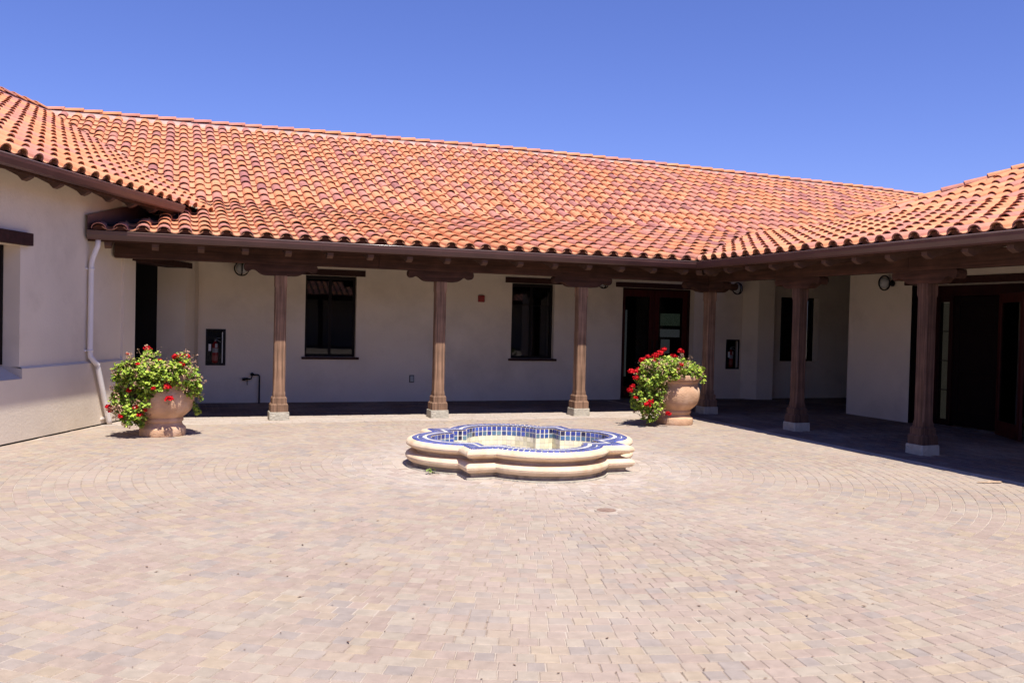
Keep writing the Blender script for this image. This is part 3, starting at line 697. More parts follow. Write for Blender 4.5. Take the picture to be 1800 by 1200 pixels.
def frame_of(o, e, h, sl, z0, u, v):
    if callable(sl): sl = sl(u)
    """matrix of a tile frame at along-eave u, horizontal upslope v"""
    ex = Vector((e[0], e[1], 0)); hy = Vector((h[0], h[1], sl)).normalized(); nz = ex.cross(hy)
    if nz.z < 0: ex = -ex; nz = ex.cross(hy)
    m = Matrix((ex, hy, nz)).transposed().to_4x4()
    m.translation = Vector((o[0] + e[0] * u + h[0] * v, o[1] + e[1] * u + h[1] * v, z0 + sl * v)); return m
NV = 14
def variants(fn, pal, wts, name):
    out = []
    for k in range(NV):
        c = random.choices(pal, wts)[0]; q = random.uniform(.93, 1.07); c = tuple(v * q for v in c)
        g = MB(); fn(g, lambda p: Vector(p), c); out.append(g.mesh(name, TILE))
    return out
cov_me = variants(lambda g, T, c: cover_geo(g, T, c), TPc, TPw, 'cover_tile')
pan_me = variants(lambda g, T, c: pan_geo(g, T, c), PANC, [1, 1, 1], 'pan_tile')

class Roof:
    def __init__(s, building, label):
        s.b = building; s.covers = []; s.pans = []; s.cm = MB(); s.pm = MB()
        s.r = bpy.data.objects.new('roof', None); C.objects.link(s.r); s.r.parent = building; s.r['label'] = label
        s.r.matrix_parent_inverse = Matrix.Translation(-building.location)
    def plane(s, o, e, h, sl, z0, u0, u1, pitch_, v1, keep, clips=()):
        """covers at multiples of pitch_ from u0; keep(x,y) on the tile's middle; clips: vertical planes (point2, outward normal2)"""
        sn = UP if callable(sl) else sl; nv = int(v1 * sqrt(1 + sn * sn) / EXPO + .999); u = u0; k = 0
        while u < u1:
            for half in (0, 1):
                uu = u + half * pitch_ / 2
                for j in range(nv):
                    v = j * EXPO / sqrt(1 + sn * sn)
                    jit = random.uniform(-.006, .006)
                    F = frame_of(o, e, h, sl, z0, uu + jit, v + random.uniform(-.008, .008))
                    mid = F @ Vector((0, TL * .5, .05))
                    if not keep(mid.x, mid.y): continue
                    F = F @ Matrix.Rotation(random.gauss(0, .012), 4, 'Z') @ Matrix.Rotation(random.gauss(0, .006), 4, 'X')
                    if random.random() < .015: F = F @ Matrix.Rotation(random.uniform(-.03, .05), 4, 'X') @ Matrix.Translation((0, random.uniform(-.02, .02), .006))
                    top = v1 * sqrt(1 + sn * sn) - j * EXPO
                    cut = []
                    for cp, cn in clips:
                        dmx = max((F @ Vector((sx, sy, .05)) - Vector((cp[0], cp[1], 0))).dot(Vector((cn[0], cn[1], 0))) for sx in (-.1, .1) for sy in (0, TL))
                        if dmx > 0: cut.append((cp, cn))
                    full = top > TL - .02
                    (s.pans if half else s.covers).append((F, cut, full, top))
            u += pitch_; k += 1
    def finish(s, ncov, npan):
        for lst, me, big, fn, nmax, name, pal, wts in ((s.covers, cov_me, s.cm, cover_geo, ncov, 'cover_tile', TPc, TPw), (s.pans, pan_me, s.pm, pan_geo, npan, 'pan_tile', PANC, [1, 1, 1])):
            vis = []
            for i, (F, cut, full, top) in enumerate(lst):
                p = F.translation; d = p - Vector((0, 0, 1.6)); z = d.dot(fw)
                ok = z > 1 and abs(d.dot(cu)) / z < .56 and abs(d.dot(cv)) / z < .37 and not cut
                vis.append((d.length if ok else 999, i))
            pick = {i for d, i in sorted(vis)[:nmax] if d < 900}
            for i, (F, cut, full, top) in enumerate(lst):
                if i in pick:
                    o = bpy.data.objects.new(name, random.choice(me)); C.objects.link(o); o.parent = s.r; o.matrix_local = F
                    continue
                c = random.choices(pal, wts)[0]; q = random.uniform(.93, 1.07); c = tuple(v * q for v in c)
                if cut:
                    g = MB(); fn(g, lambda p: F @ Vector(p), c)
                    bm = bmesh.new(); vs = [bm.verts.new(p) for p in g.v]
                    for f in g.f: bm.faces.new([vs[k] for k in f])
                    for cp, cn in cut:
                        bmesh.ops.bisect_plane(bm, geom=bm.verts[:] + bm.edges[:] + bm.faces[:], plane_co=(cp[0], cp[1], 0), plane_no=(cn[0], cn[1], 0), clear_outer=True)
                    bm.verts.index_update()
                    big.add([v.co[:] for v in bm.verts], [tuple(v.index for v in f.verts) for f in bm.faces], c); bm.free()
                else: fn(big, lambda p: F @ Vector(p), c)
            if big.f: big.build(name + '_field', TILE, s.r, kind='stuff')

PM = .279
RM = Roof(MAINB, 'red clay barrel tile roof')
tb_n = LN; tb_p = lp(0, .36)          # edge of the tiled part next to the left wing
def keep_skirt(x, y):
    return (x - EX) < (y - EY) + .0 and y < BY + .02 and ((y < EY + .3 and x > -1.05) or (x - tb_p[0]) * tb_n[0] + (y - tb_p[1]) * tb_n[1] > (-.12 if y < 15.2 else -.55)) 
RM.plane((0, EY), (1, 0), (0, 1), SK, ZE, -.734 - PM, 12.2, PM, BY - EY, keep_skirt, clips=[((EX, EY), (sqrt(.5), -sqrt(.5)))])
# valley against the left roof in plan: from the break to the shared ridge
def lm_intersect(y, zf):
    # x on the line where z_left == zf(y)
    z = zf; q = LE - (z - LZE) / LSL
    return (q + LP[0] * LN[0] + (LP[1] - y) * LN[1]) / LN[0]
v0 = (lm_intersect(BY, ZB), BY); v1 = (-2.79, RYD)
vd = Vector((v1[0] - v0[0], v1[1] - v0[1])).normalized(); vn = Vector((-vd.y, vd.x))     # points to the left (-x)
if vn.x > 0: vn = -vn
sd_ = lambda x, y: (x - v0[0]) * vn.x + (y - v0[1]) * vn.y
UPF = lambda u: UP + rsag(u) / (RYD - BY)
RM.plane((0, BY - .0), (1, 0), (0, 1), UPF, ZB, -.734 - PM * 8, 26.5, PM, RYD - BY - .10, lambda x, y: sd_(x, y) < .14 and y < RYD - .05, clips=[(v0, (vn.x, vn.y))])
RM.finish(300, 300)
RR = Roof(RIGHTB, 'red clay barrel tile roof')
RR.plane((EX, 0), (0, 1), (1, 0), SK, ZE, 3.15 - .295 * 0 + .0, 17.3, .2935, BX - EX - .12, lambda x, y: (y - EY) < (x - EX) and x < BX - .05, clips=[((EX, EY), (-sqrt(.5), sqrt(.5)))])
RR.plane((HC[0] - .06, 0), (0, 1), (1, 0), UP, ZB, 3.15, 14.0, .2935, RT, lambda x, y: (x - HC[0]) + .12 < (HC[1] - y), clips=[((HC[0], HC[1] - .03), (sqrt(.5), sqrt(.5)))])
RR.finish(300, 300)
RL = Roof(LEFTB, 'red clay barrel tile roof')
def keep_left(x, y):
    s_ = (x - LP[0]) * LD[0] + (y - LP[1]) * LD[1]
    zl = z_left(x, y)
    if y < BY: return zl > z_main(y) - .02 or x < -.3
    return sd_(x, y) > -.14
RL.plane(lp(0, LE), LD, (-LN[0], -LN[1]), LSL, LZE, -6.2 + .035, 14, .2985, LE - LR - .1, keep_left, clips=[(v0, (-vn.x, -vn.y))])
RL.finish(300, 300)

vb = MB()
for k in range(260):
    t = random.random(); x = .18 + .25 * t + random.gauss(0, .07); y = 15.15 + 1.6 * t + random.gauss(0, .06); z = max(z_main(y), z_left(x, y) if x < .3 else 0) + .07
    sz = random.uniform(.008, .022); vv = [Vector((x, y, z)) + Vector([random.uniform(-1, 1) for _ in range(3)]) * sz for _ in range(3)]
    vb.add(vv, [(0, 1, 2)])
vb.build('valley_litter', mat('valley_litter', (.42, .36, .26), .9, .3, 30, 0), RM.r, kind='stuff')
# closures: brown mortar in the open ends of the eave tiles
def closures(o, e, h, z0, sl, us, parent):
    seg = 6; g = MB(); P = [Vector((.080 * cos(pi * i / seg), 0, .030 + .072 * sin(pi * i / seg))) for i in range(seg + 1)]
    g.add(P, [tuple(range(seg + 1))]); me = g.mesh('eave_closure', TERRA2)
    for u in us:
        c = bpy.data.objects.new('eave_closure', me); C.objects.link(c); c.parent = parent; c.matrix_local = frame_of(o, e, h, sl, z0, u, .045)
TERRA2 = mat('eave_mortar', (.17, .065, .035), .95, .3, 20, .4, 60, spec=.1)
closures((0, EY), (1, 0), (0, 1), ZE, SK, [-.734 + PM * k for k in range(-1, 33)], RM.r)
closures((EX, 0), (0, 1), (1, 0), ZE, SK, [3.15 + .2935 * k for k in range(0, 36)], RR.r)
closures(lp(0, LE), LD, (-LN[0], -LN[1]), LZE, LSL, [-6.165 + .2985 * k for k in range(0, 25)], RL.r)

# ridge and hip caps on a mortar bed
def caps(p0, p1, roof, lift=.07, sc=1.12, over=.0, step=.385, full=False):
    p0, p1 = Vector(p0), Vector(p1); d = (p1 - p0); L = d.length; d.normalize(); side = d.cross(Vector((0, 0, 1))).normalized(); up = side.cross(d)
    nn = int(round(L / step)) - 1 if full else int(L / step)
    ms = []
    for k in range(8):
        c = random.choices(TPc[:4], TPw[:4])[0]; g = MB(); cover_geo(g, lambda p: Vector((p[0] * sc, p[1], p[2] * .92)), c); ms.append(g.mesh('ridge_cap', TILE))
    for k in range(nn + 1):
        if not full and k * step > L - .2: break
        m = Matrix((side, d, up)).transposed().to_4x4(); m.translation = p0 + d * (k * step) + up * (lift + random.uniform(-.004, .004))
        o = bpy.data.objects.new('ridge_cap', random.choice(ms)); C.objects.link(o); o.parent = roof; o.matrix_local = m @ Matrix.Rotation(random.gauss(0, .008), 4, 'Z')
def bed(p0, p1, roof, w_=.13, h=.085, dn=.05):
    p0, p1 = Vector(p0), Vector(p1); d = (p1 - p0).normalized(); side = d.cross(Vector((0, 0, 1))).normalized()
    n_ = int((p1 - p0).length / .14); rings = []
    for k in range(n_ + 1):
        p = p0.lerp(p1, k / n_); wv = w_ * (1 + .10 * sin(2 * pi * k * .5)) + random.uniform(-.008, .008)
        rings.append([p + side * wv + Vector((0, 0, -dn)), p + side * wv * .62 + Vector((0, 0, h)), p - side * wv * .62 + Vector((0, 0, h)), p - side * wv + Vector((0, 0, -dn))])
    g = MB(); g.loft(rings); return g.build('mortar_bed', MORTAR, roof)
def cappath(P, roof, step=.385):
    P = [Vector(p) for p in P]
    for a, b in zip(P[:-1], P[1:]):
        n_ = max(1, round((b - a).length / step)); caps(b, a, roof, step=(b - a).length / n_, full=True)
def bedpath(P, roof):
    for a, b in zip(P[:-1], P[1:]): bed(a, b, roof)
rp0 = (-2.79, RYD, ZR)
rk = [(x, RYD, ZR + rsag(x)) for x in RGX]; rk[0] = rp0
bedpath(rk, RM.r); cappath(rk, RM.r)
lpr = (*lp(-6.5, LR), ZR); bed(lpr, rp0, RL.r); caps(lpr, (rp0[0], rp0[1], ZR), RL.r)
h0 = (HC[0], HC[1], ZB + .0); h1 = (HC[0] + RT, HC[1] - RT, ZRT)
bed(h0, h1, RR.r, w_=.11, h=.07); caps(h0, h1, RR.r, lift=.055)
# terracotta flashing along the head of the right skirt beyond the wing's corner
g = MB(); g.prism([(BX - .10, 13.75, z_main(BY - .10) + .02), (BX - .10, BY, z_main(BY - .1) + .02), (BX - .02, BY + .02, ZB + .11), (BX - .02, 13.75, ZB + .11)], (.05, 0, 0)); g.build('head_flashing', TERRA, RR.r)

# ================================================================== FOUNTAIN
F_ = thing('fountain', 'low quatrefoil basin of cream stone with blue tiled rim, in the courtyard', 'fountain', (FC[0], FC[1], 0))
def outline_segments(d):
    """eight-fold list of segments, each a function t in 0..1 -> (x, y)"""
    a, R_, c, hc = fa(d); ph = math.acos((a - c) / R_); segs = []
    for q in range(4):
        ct, st_ = cos(q * pi / 2), sin(q * pi / 2); rot = lambda x, y, ct=ct, st_=st_: (x * ct - y * st_, x * st_ + y * ct)
        segs.append(('arc', lambda t, R_=R_, c=c, ph=ph, rot=rot: rot(c + R_ * cos(-ph + 2 * ph * t), R_ * sin(-ph + 2 * ph * t))))
        segs.append(('line', lambda t, a=a, hc=hc, rot=rot: rot(a, hc + (a - hc) * t)))
        segs.append(('line', lambda t, a=a, hc=hc, rot=rot: rot(a - (a - hc) * t, a)))
    return segs
def outline(d, z):
    out = []
    for kind_, f in outline_segments(d):
        n_ = 26 if kind_ == 'arc' else 4
        for i in range(n_): out.append((*f(i / n_), z))
    return out
prof = [(-.205, .292), (.004, .296), (.016, .300), (.030, .297), (.052, .286), (.066, .270), (.071, .252), (.066, .236), (.052, .225), (.036, .221), (.030, .211), (.008, .207), (-.016, .198), (-.040, .184), (-.048, .170),
        (-.046, .160), (-.010, .160), (.026, .158), (.050, .151), (.067, .138), (.075, .119), (.072, .098), (.056, .080), (.054, .074), (.038, .070), (.036, .062), (.006, .058)]
g = MB(); g.loft([outline(d, z) for d, z in prof], True, False, None, True)
basin = g.build('basin_wall', STONE, F_)
md = basin.modifiers.new('es', 'EDGE_SPLIT'); md.split_angle = radians(30)
g = MB(); g.loft([outline(.004, .060), outline(.002, .03), outline(.008, .0)], True, False, None, False); g.build('base_course', WSTONE, F_)
g = MB(); g.loft([outline(.066, -.01), outline(.064, .014), outline(.0, .015)], True, False); g.build('footing_slab', CONC, F_)
g = MB(); g.loft([outline(-.205, .292), outline(-.205, -.22)], True, False); g.build('inner_wall', GROUT, F_)
g = MB(); a_, R_, c_, hc_ = fa(-.2); g.add([(*p[:2], -.20) for p in outline(-.203, 0)], [tuple(range(len(outline(0, 0))))]); g.build('basin_floor', GROUT, F_)
BL = [(.055, .085, .36), (.07, .11, .42), (.045, .06, .26), (.08, .13, .45), (.06, .10, .38), (.05, .07, .31)]
BLT = [(.13, .15, .36), (.17, .19, .41), (.10, .12, .31), (.20, .225, .44), (.15, .17, .37)]
DK = [(.02, .025, .09), (.03, .03, .07)]
TQ = [(.07, .15, .30), (.10, .20, .32), (.14, .24, .28), (.05, .11, .32), (.11, .18, .24), (.05, .09, .26)]
WH = [(.66, .62, .55)]; CRM = [(.82, .77, .52), (.84, .79, .56), (.81, .75, .50), (.84, .78, .58)]
def strip(mb, d0, d1, z0, z1, tl, pal, gap=.004, th=.004, odd=None):
    s0, s1 = outline_segments(d0), outline_segments(d1)
    for (k0, f0), (k1, f1) in zip(s0, s1):
        L = sum(math.dist(f1(i / 8), f1((i + 1) / 8)) for i in range(8)); L0 = sum(math.dist(f0(i / 8), f0((i + 1) / 8)) for i in range(8))
        L = max(L, L0); n_ = max(1, round(L / tl)); gt = gap / L / 2
        for i in range(n_):
            a, b = i / n_ + gt, (i + 1) / n_ - gt
            col = random.choice(odd) if (odd and random.random() < .12) else random.choice(pal); q = random.uniform(.85, 1.15); col = tuple(min(1, v * q) for v in col)
            if abs(z0 - z1) < 1e-6 or abs(d0 - d1) > .01:        # lying on the coping
                P = [(*f0(a), z0), (*f0(b), z0), (*f1(b), z1), (*f1(a), z1)]; N_ = Vector((0, 0, th))
                T_ = [Vector(p) + N_ for p in P]
            else:                                                # standing on the inner wall, facing inwards
                P = [(*f0(a), z0), (*f0(b), z0), (*f1(b), z1), (*f1(a), z1)]
                c2 = Vector((0, 0, 0)); T_ = []
                e_ = Vector(P[1]) - Vector(P[0]); nn_ = Vector((-e_.y, e_.x, 0)).normalized()
                T_ = [Vector(p) + nn_ * th for p in P]
            mb.add([Vector(p) for p in P] + T_, [(4, 5, 6, 7), (0, 1, 5, 4), (1, 2, 6, 5), (2, 3, 7, 6), (3, 0, 4, 7)], col)
g = MB()
strip(g, .004, -.012, .2935, .3000, .062, BL, .016); strip(g, -.014, -.052, .3000, .3005, .062, BLT, .016); strip(g, -.064, -.112, .3005, .3015, .062, BLT, .012)
strip(g, -.158, -.200, .3015, .3015, .062, BLT, .012)
g.build('rim_tiles', BLUET, F_, kind='stuff')
g = MB(); strip(g, -.120, -.150, .3012, .3018, .12, WH, .002); g.build('white_band', CREAMT, F_, kind='stuff')
g = MB(); g.loft([outline(.001, .2958), outline(-.2, .3005)], True, False); g.build('rim_grout', GROUT, F_)
g = MB(); strip(g, -.206, -.206, .246, .291, .062, BL, .014, .004, DK); strip(g, -.206, -.206, .186, .231, .062, TQ, .014, .004, DK + BL)
g.build('waterline_tiles', BLUET, F_, kind='stuff')
g = MB()
for k in range(7): strip(g, -.206, -.206, .178 - .055 * (k + 1) + .003, .178 - .055 * k, .055, CRM, .003, .003)
for i in range(-26, 27):
    for j in range(-26, 27):
        x, y = i * .048, j * .048
        a_, R_, c_, hc_ = fa(-.235)
        if (abs(x) < a_ and abs(y) < a_) or (abs(x) - c_) ** 2 + y * y < R_ ** 2 or (abs(y) - c_) ** 2 + x * x < R_ ** 2:
            q = random.uniform(.95, 1.05); c = random.choice(CRM); g.box(x - .0225, x + .0225, y - .0225, y + .0225, -.199, -.195, tuple(v * q for v in c))
g.build('pool_tiles', CREAMT, F_, kind='stuff')

# ================================================================== URNS AND GERANIUMS
UP_ = [(.0, 0), (.285, 0), (.291, .012), (.290, .085), (.284, .108), (.268, .120), (.258, .128), (.243, .150), (.236, .170), (.240, .178), (.254, .188), (.258, .205), (.255, .225), (.246, .236), (.250, .242), (.278, .262), (.315, .295), (.345, .325), (.368, .37), (.384, .43), (.391, .50), (.388, .55),
       (.372, .595), (.356, .622), (.351, .640), (.352, .668), (.366, .680), (.378, .690), (.380, .706), (.372, .715), (.384, .722), (.404, .730), (.408, .745), (.408, .790), (.402, .803), (.376, .805), (.355, .800), (.345, .770), (.340, .70)]
g = MB(); g.lathe(UP_, n=56, cap=False); urn_me = g.mesh('body', POT)
g = MB(); g.lathe([(.342, .735), (.0, .745)], n=24); soil_me = g.mesh('soil', SOIL)
def urn(x, y, rz, label):
    t = thing('urn', label, 'urn', (x, y, 0), rz, group='terracotta urns in the courtyard')
    a = bpy.data.objects.new('body', urn_me); C.objects.link(a); a.parent = t
    md = a.modifiers.new('es', 'EDGE_SPLIT'); md.split_angle = radians(40)
    b = bpy.data.objects.new('soil', soil_me); C.objects.link(b); b.parent = t
    return t
UL = (-.145, 12.80); UR = (7.62, 12.92)
urn(UL[0], UL[1], .4, 'big terracotta urn near the left wall, its rim hidden under geraniums')
urn(UR[0], UR[1], 1.3, 'big terracotta urn by the corner post, its bare rim showing on the right side')

def leaf(mb, p, nrm, r, col):
    nrm = nrm.normalized(); a = Vector((0, 0, 1)) if abs(nrm.z) < .9 else Vector((1, 0, 0)); u = nrm.cross(a).normalized(); v = nrm.cross(u); t0 = random.uniform(0, 6.28)
    n_ = 7; pts = [p - nrm * r * .22]
    for i in range(n_):
        an = t0 + 2 * pi * i / n_; rr = r * random.uniform(.8, 1.12); pts.append(p + (u * cos(an) + v * sin(an)) * rr + nrm * random.uniform(-.1, .25) * r)
    mb.add(pts, [(0, i + 1, (i + 1) % n_ + 1) for i in range(n_)], col, False)
GR = [(.30, .41, .035), (.24, .35, .03), (.37, .46, .05), (.17, .27, .025), (.43, .50, .08), (.11, .17, .02)]
DRY = [(.56, .34, .22), (.48, .30, .20), (.60, .40, .28), (.36, .21, .13)]
def geranium(base, blobs, nl, flowers, label, dry=.2):
    t = thing('geranium_plant', label, 'plant', base, 0, group='red geraniums spilling out of urns')
    V = [b[3] * b[4] * b[5] for b in blobs]; fol = MB(); dr_ = MB(); st_ = MB()
    wts_ = [v * b[6] for v, b in zip(V, blobs)]; root = Vector((0, 0, .74))
    # clumps inside the blobs, leaves round each clump
    ncl = nl // 5
    for k in range(ncl):
        b = random.choices(blobs, wts_)[0]
        dv = Vector(rng.normal(size=3)); dv.normalize(); rad = random.random() ** .38
        c = Vector((b[0] + dv.x * b[3] * rad, b[1] + dv.y * b[4] * rad, b[2] + dv.z * b[5] * rad))
        if c.z < .03: c.z = .03 + random.random() * .04
        isdry = random.random() < dry; cr = random.uniform(.030, .062); tone = random.uniform(.75, 1.2)
        if random.random() < .5:
            j = root + (c - root) * .45 + Vector((random.uniform(-.05, .05), random.uniform(-.05, .05), random.uniform(.0, .10)))
            st_.tube([root + Vector((random.uniform(-.15, .15), random.uniform(-.15, .15), 0)), j, c], [.006, .004, .0025], 4)
        outw = (c - Vector((b[0], b[1], b[2] - .1))); outw = outw.normalized() if outw.length > 0 else Vector((0, 0, 1))
        for q in range(random.randint(10, 18)):
            dd_ = Vector(rng.normal(size=3)); dd_.normalize(); p = c + dd_ * cr * random.random() ** .5
            nn_ = (outw * .6 + Vector((0, -.35, .9)) * .7 + Vector(rng.normal(size=3)) * .45)
            if isdry: leaf(dr_, p, nn_ + Vector(rng.normal(size=3)), random.uniform(.007, .014), random.choice(DRY))
            else:
                cc = random.choice(GR); leaf(fol, p, nn_, random.uniform(.012, .024), tuple(min(.9, v * tone) for v in cc))
        # a few dry stalks sticking out
        if isdry:
            for q in range(3):
                e_ = c + outw * random.uniform(.04, .12) + Vector(rng.normal(size=3)) * .02; st_.tube([c, e_], [.002, .0015], 3)
                for z_ in range(4): leaf(dr_, e_ + Vector(rng.normal(size=3)) * .012, Vector(rng.normal(size=3)), random.uniform(.006, .011), random.choice(DRY))
    fol.build('foliage', LEAF, t, kind='stuff'); dr_.build('dry_leaves', DRYL, t, kind='stuff'); st_.build('stems', STEM, t, kind='stuff')
    for fx, fy, fz, r in flowers:
        r *= 1.22
        g = MB()
        for q in range(60):
            dv = Vector(rng.normal(size=3)); dv.normalize()
            if dv.z < -.5: continue
            p = dv * r * random.uniform(.55, 1.0); p.z *= .8
            leaf(g, p, dv + Vector(rng.normal(size=3)) * .35, r * .30, None)
        o = g.build('flower_head', PETAL, t, loc=(fx, fy, fz))
        if fz > .2: 
            sg = MB(); sg.tube([(fx * .75, fy * .75 + .05, fz - .14), (fx, fy, fz - .01)], .003, 4); sg.build('flower_stalk', STEM, t)
# plants are laid out round the urn; helper turns a photo position into a place at the urn's distance
CP = Vector((0, 0, 1.6))
def at(px, py, dist_y, base):
    d = fw * FPX + cu * (px - 900) + cv * (600 - py); p = CP + d * (dist_y / d.y); return (p.x - base[0], p.y - base[1], p.z)
Lb = (*UL, 0); Rb = (*UR, 0)
def blobs_at(lst, base, y0):
    out = []
    for px, py, rx, ry, rz, dy, wt in lst:
        x, y, z = at(px, py, y0 + dy, base); out.append((x, y, z, rx, ry, rz, wt))
    return out
bl = blobs_at([(278, 655, .42, .30, .17, -.02, 1.1), (236, 665, .26, .26, .20, -.10, 1), (318, 662, .24, .24, .19, -.05, 1), (225, 705, .20, .22, .24, -.20, 2.6), (236, 735, .17, .18, .10, -.26, 2.6), (252, 700, .13, .12, .20, -.36, 1.5), (347, 700, .06, .10, .20, -.10, 1.2), (262, 684, .14, .10, .12, -.42, 1.0), (240, 656, .30, .13, .17, -.38, 3.2), (262, 632, .14, .14, .12, -.1, 2.0), (318, 636, .13, .14, .11, -.1, 2.0), (300, 658, .26, .13, .13, -.38, 2.6), (336, 672, .15, .14, .17, -.24, 2.2), (256, 668, .24, .10, .13, -.44, 1.6), (318, 668, .20, .09, .10, -.42, 1.0), (347, 690, .05, .08, .16, 0, .9), (343, 715, .04, .05, .07, -.02, 1), (285, 684, .20, .10, .07, -.40, .6)], Lb, UL[1])
fl = [(260, 614, .1, .045), (308, 627, -.2, .04), (318, 627, -.15, .035), (328, 627, -.1, .038), (240, 642, -.3, .042), (317, 642, -.3, .045), (281, 634, .0, .03), (294, 680, -.48, .046), (298, 700, -.48, .046), (269, 683, -.5, .028), (227, 686, -.35, .032), (191, 716, -.2, .042), (194, 722, -.2, .03), (211, 732, -.36, .036), (239, 716, -.38, .034), (245, 729, -.38, .036), (255, 721, -.40, .025), (224, 622, -.1, .018), (295, 668, -.47, .026)]
geranium(Lb, bl, 5200, [(*at(a, b, UL[1] + c, Lb), r) for a, b, c, r in fl], 'red geranium with many dry brown heads filling the left urn', .15)
br = blobs_at([(1168, 645, .36, .30, .18, -.02, 1.1), (1145, 668, .24, .24, .22, -.12, 1.2), (1132, 700, .20, .22, .24, -.20, 1.1), (1140, 727, .15, .17, .14, -.24, 1.1), (1205, 650, .30, .26, .12, .0, 1.4), (1175, 655, .30, .12, .13, -.38, 2.6), (1218, 655, .18, .14, .08, -.30, 2.0), (1146, 660, .24, .16, .24, -.30, 2.0), (1232, 662, .10, .10, .09, 0, .8), (1160, 705, .12, .10, .20, -.38, .9)], Rb, UR[1])
fr_ = [(1196, 617, 0, .05), (1167, 615, 0, .05), (1160, 621, -.05, .05), (1151, 626, -.15, .052), (1138, 627, -.1, .036), (1184, 626, -.1, .05), (1130, 633, -.15, .05), (1131, 641, -.2, .042), (1137, 644, -.25, .05), (1123, 650, -.2, .042), (1110, 653, -.15, .048), (1118, 653, -.2, .04), (1119, 664, -.3, .046), (1112, 679, -.3, .04), (1107, 686, -.3, .045), (1117, 699, -.35, .03), (1144, 706, -.5, .042), (1138, 711, -.5, .05), (1175, 727, -.42, .045), (1197, 641, -.3, .04), (1190, 649, -.35, .045), (1156, 640, -.35, .034), (1150, 634, -.3, .03), (1179, 652, -.38, .025)]
geranium(Rb, br, 5600, [(*at(a, b, UR[1] + c, Rb), r) for a, b, c, r in fr_], 'bushier bright green geranium hanging down the left side of the right urn', .10)

# ================================================================== SMALL THINGS ON THE WALLS
def lamp(x, y, z, nrm, label):
    t = thing('wall_lamp', label, 'wall lamp', (x, y, z), math.atan2(-nrm[0], nrm[1]) if False else (0 if nrm[1] else -pi / 2), group='globe lamps under the porch roof')
    g = MB(); g.lathe([(0, -.10), (.06, -.085), (.092, -.045), (.10, 0), (.092, .045), (.06, .085), (0, .10)], c=(0, -.19), n=20); g.build('globe', OPAL, t)
    for k in (0, 1):
        g = MB(); P = [(.125 * cos(a) * (1 if k == 0 else .0), -.19 + .125 * cos(a) * (0 if k == 0 else 1), .125 * sin(a)) for a in [i * 2 * pi / 28 for i in range(29)]]
        g.tube(P, .013, 6); g.build('hoop', BLACK, t)
    g = MB(); g.tube([(0, 0, .0), (0, -.07, 0)], .016, 8); g.tube([(0, -.012, 0), (0, 0, 0)], .055, 18); g.build('wall_arm', BLACK, t)
lamp(1.09, WY, 2.43, (0, -1), 'globe lamp in black hoops, leftmost, above and right of the fire extinguisher')
lamp(8.28, WY, 2.45, (0, -1), 'globe lamp half hidden behind the third post bracket beside the double door')
lamp(11.53, WY, 2.43, (0, -1), 'globe lamp in black hoops right of the corner post')
lamp(RX, 12.87, 2.43, (-1, 0), 'globe lamp in black hoops on the right wing beside the nearest post')

def cabinet(x0, z0, lab1, lab2):
    x1, z1 = x0 + .34, z0 + .655
    t = thing('extinguisher_cabinet', lab1, 'cabinet', ((x0 + x1) / 2, WY, z0))
    b = (x0 + x1) / 2; R_ = lambda a: a - b
    g = MB(); 
    for a in ((x0, x0 + .03, z0, z1), (x1 - .03, x1, z0, z1), (x0 + .03, x1 - .03, z0, z0 + .03), (x0 + .03, x1 - .03, z1 - .03, z1)): g.box(R_(a[0]), R_(a[1]), -.018, .0, a[2] - z0, a[3] - z0)
    g.build('frame', BLACK, t, bevel=.003)
    g = MB(); g.box(R_(x0 + .02), R_(x1 - .02), .105, .115, .02, .635); g.build('back_panel', BLACK, t)
    g = MB(); g.box(R_(x0 + .03), R_(x1 - .03), -.010, -.006, .03, .625); g.build('glass', GLASSC, t)
    g = MB(); g.box(R_(x1 - .062), R_(x1 - .048), -.016, -.011, .045, .60); g.build('breaker_bar', WHITE, t)
    g = MB(); g.box(R_(x0 + .048), R_(x0 + .092), -.022, -.011, .26, .385); g.build('latch', WHITE, t, bevel=.004)
    e = thing('fire_extinguisher', lab2, 'fire extinguisher', (b - .005, WY + .05, z0 + .045))
    g = MB(); g.lathe([(0, 0), (.048, 0), (.052, .01), (.052, .31), (.045, .345), (.025, .37), (.017, .385), (0, .386)], n=24); g.build('cylinder', RED, e)
    g = MB(); g.lathe([(.0532, .045), (.0532, .135)], n=24); g.build('lower_label', mat('pale_red_label', (.50, .12, .10), .5, .2, 40, 0), e)
    g = MB(); g.lathe([(.0532, .185), (.0532, .265)], n=24); g.build('tag_band', mat('grey_label', (.45, .42, .45), .5, .3, 60, 0), e)
    g = MB(); n_ = 8; P = [(.0535 * sin(a), -.0535 * cos(a), z) for z in (.275, .345) for a in [(-.1 + .9 * i / n_) for i in range(n_ + 1)]]
    g.add(P, [(i, i + 1, i + n_ + 2, i + n_ + 1) for i in range(n_)]); g.build('white_label', WHITE, e)
    g = MB(); g.tube([(0, 0, .38), (0, 0, .42)], .014, 10); g.tube([(-.035, -.005, .40), (.02, -.005, .415), (.095, -.02, .375)], .006, 6); g.tube([(-.03, -.005, .425), (.03, -.01, .445), (.085, -.02, .45)], .006, 6); g.build('valve', STEEL, e)
    g = MB(); g.tube([(-.02, 0, .40), (-.062, 0, .37), (-.066, 0, .25), (-.064, 0, .10)], .008, 8); g.build('hose', BLACK, e)
cabinet(.503, .68, 'black framed extinguisher cabinet in the wall left of the water pipe', 'red fire extinguisher in the cabinet behind the left urn')
cabinet(11.40, .655, 'black framed extinguisher cabinet in the dark corner right of the corner post', 'red fire extinguisher in the cabinet right of the corner post')

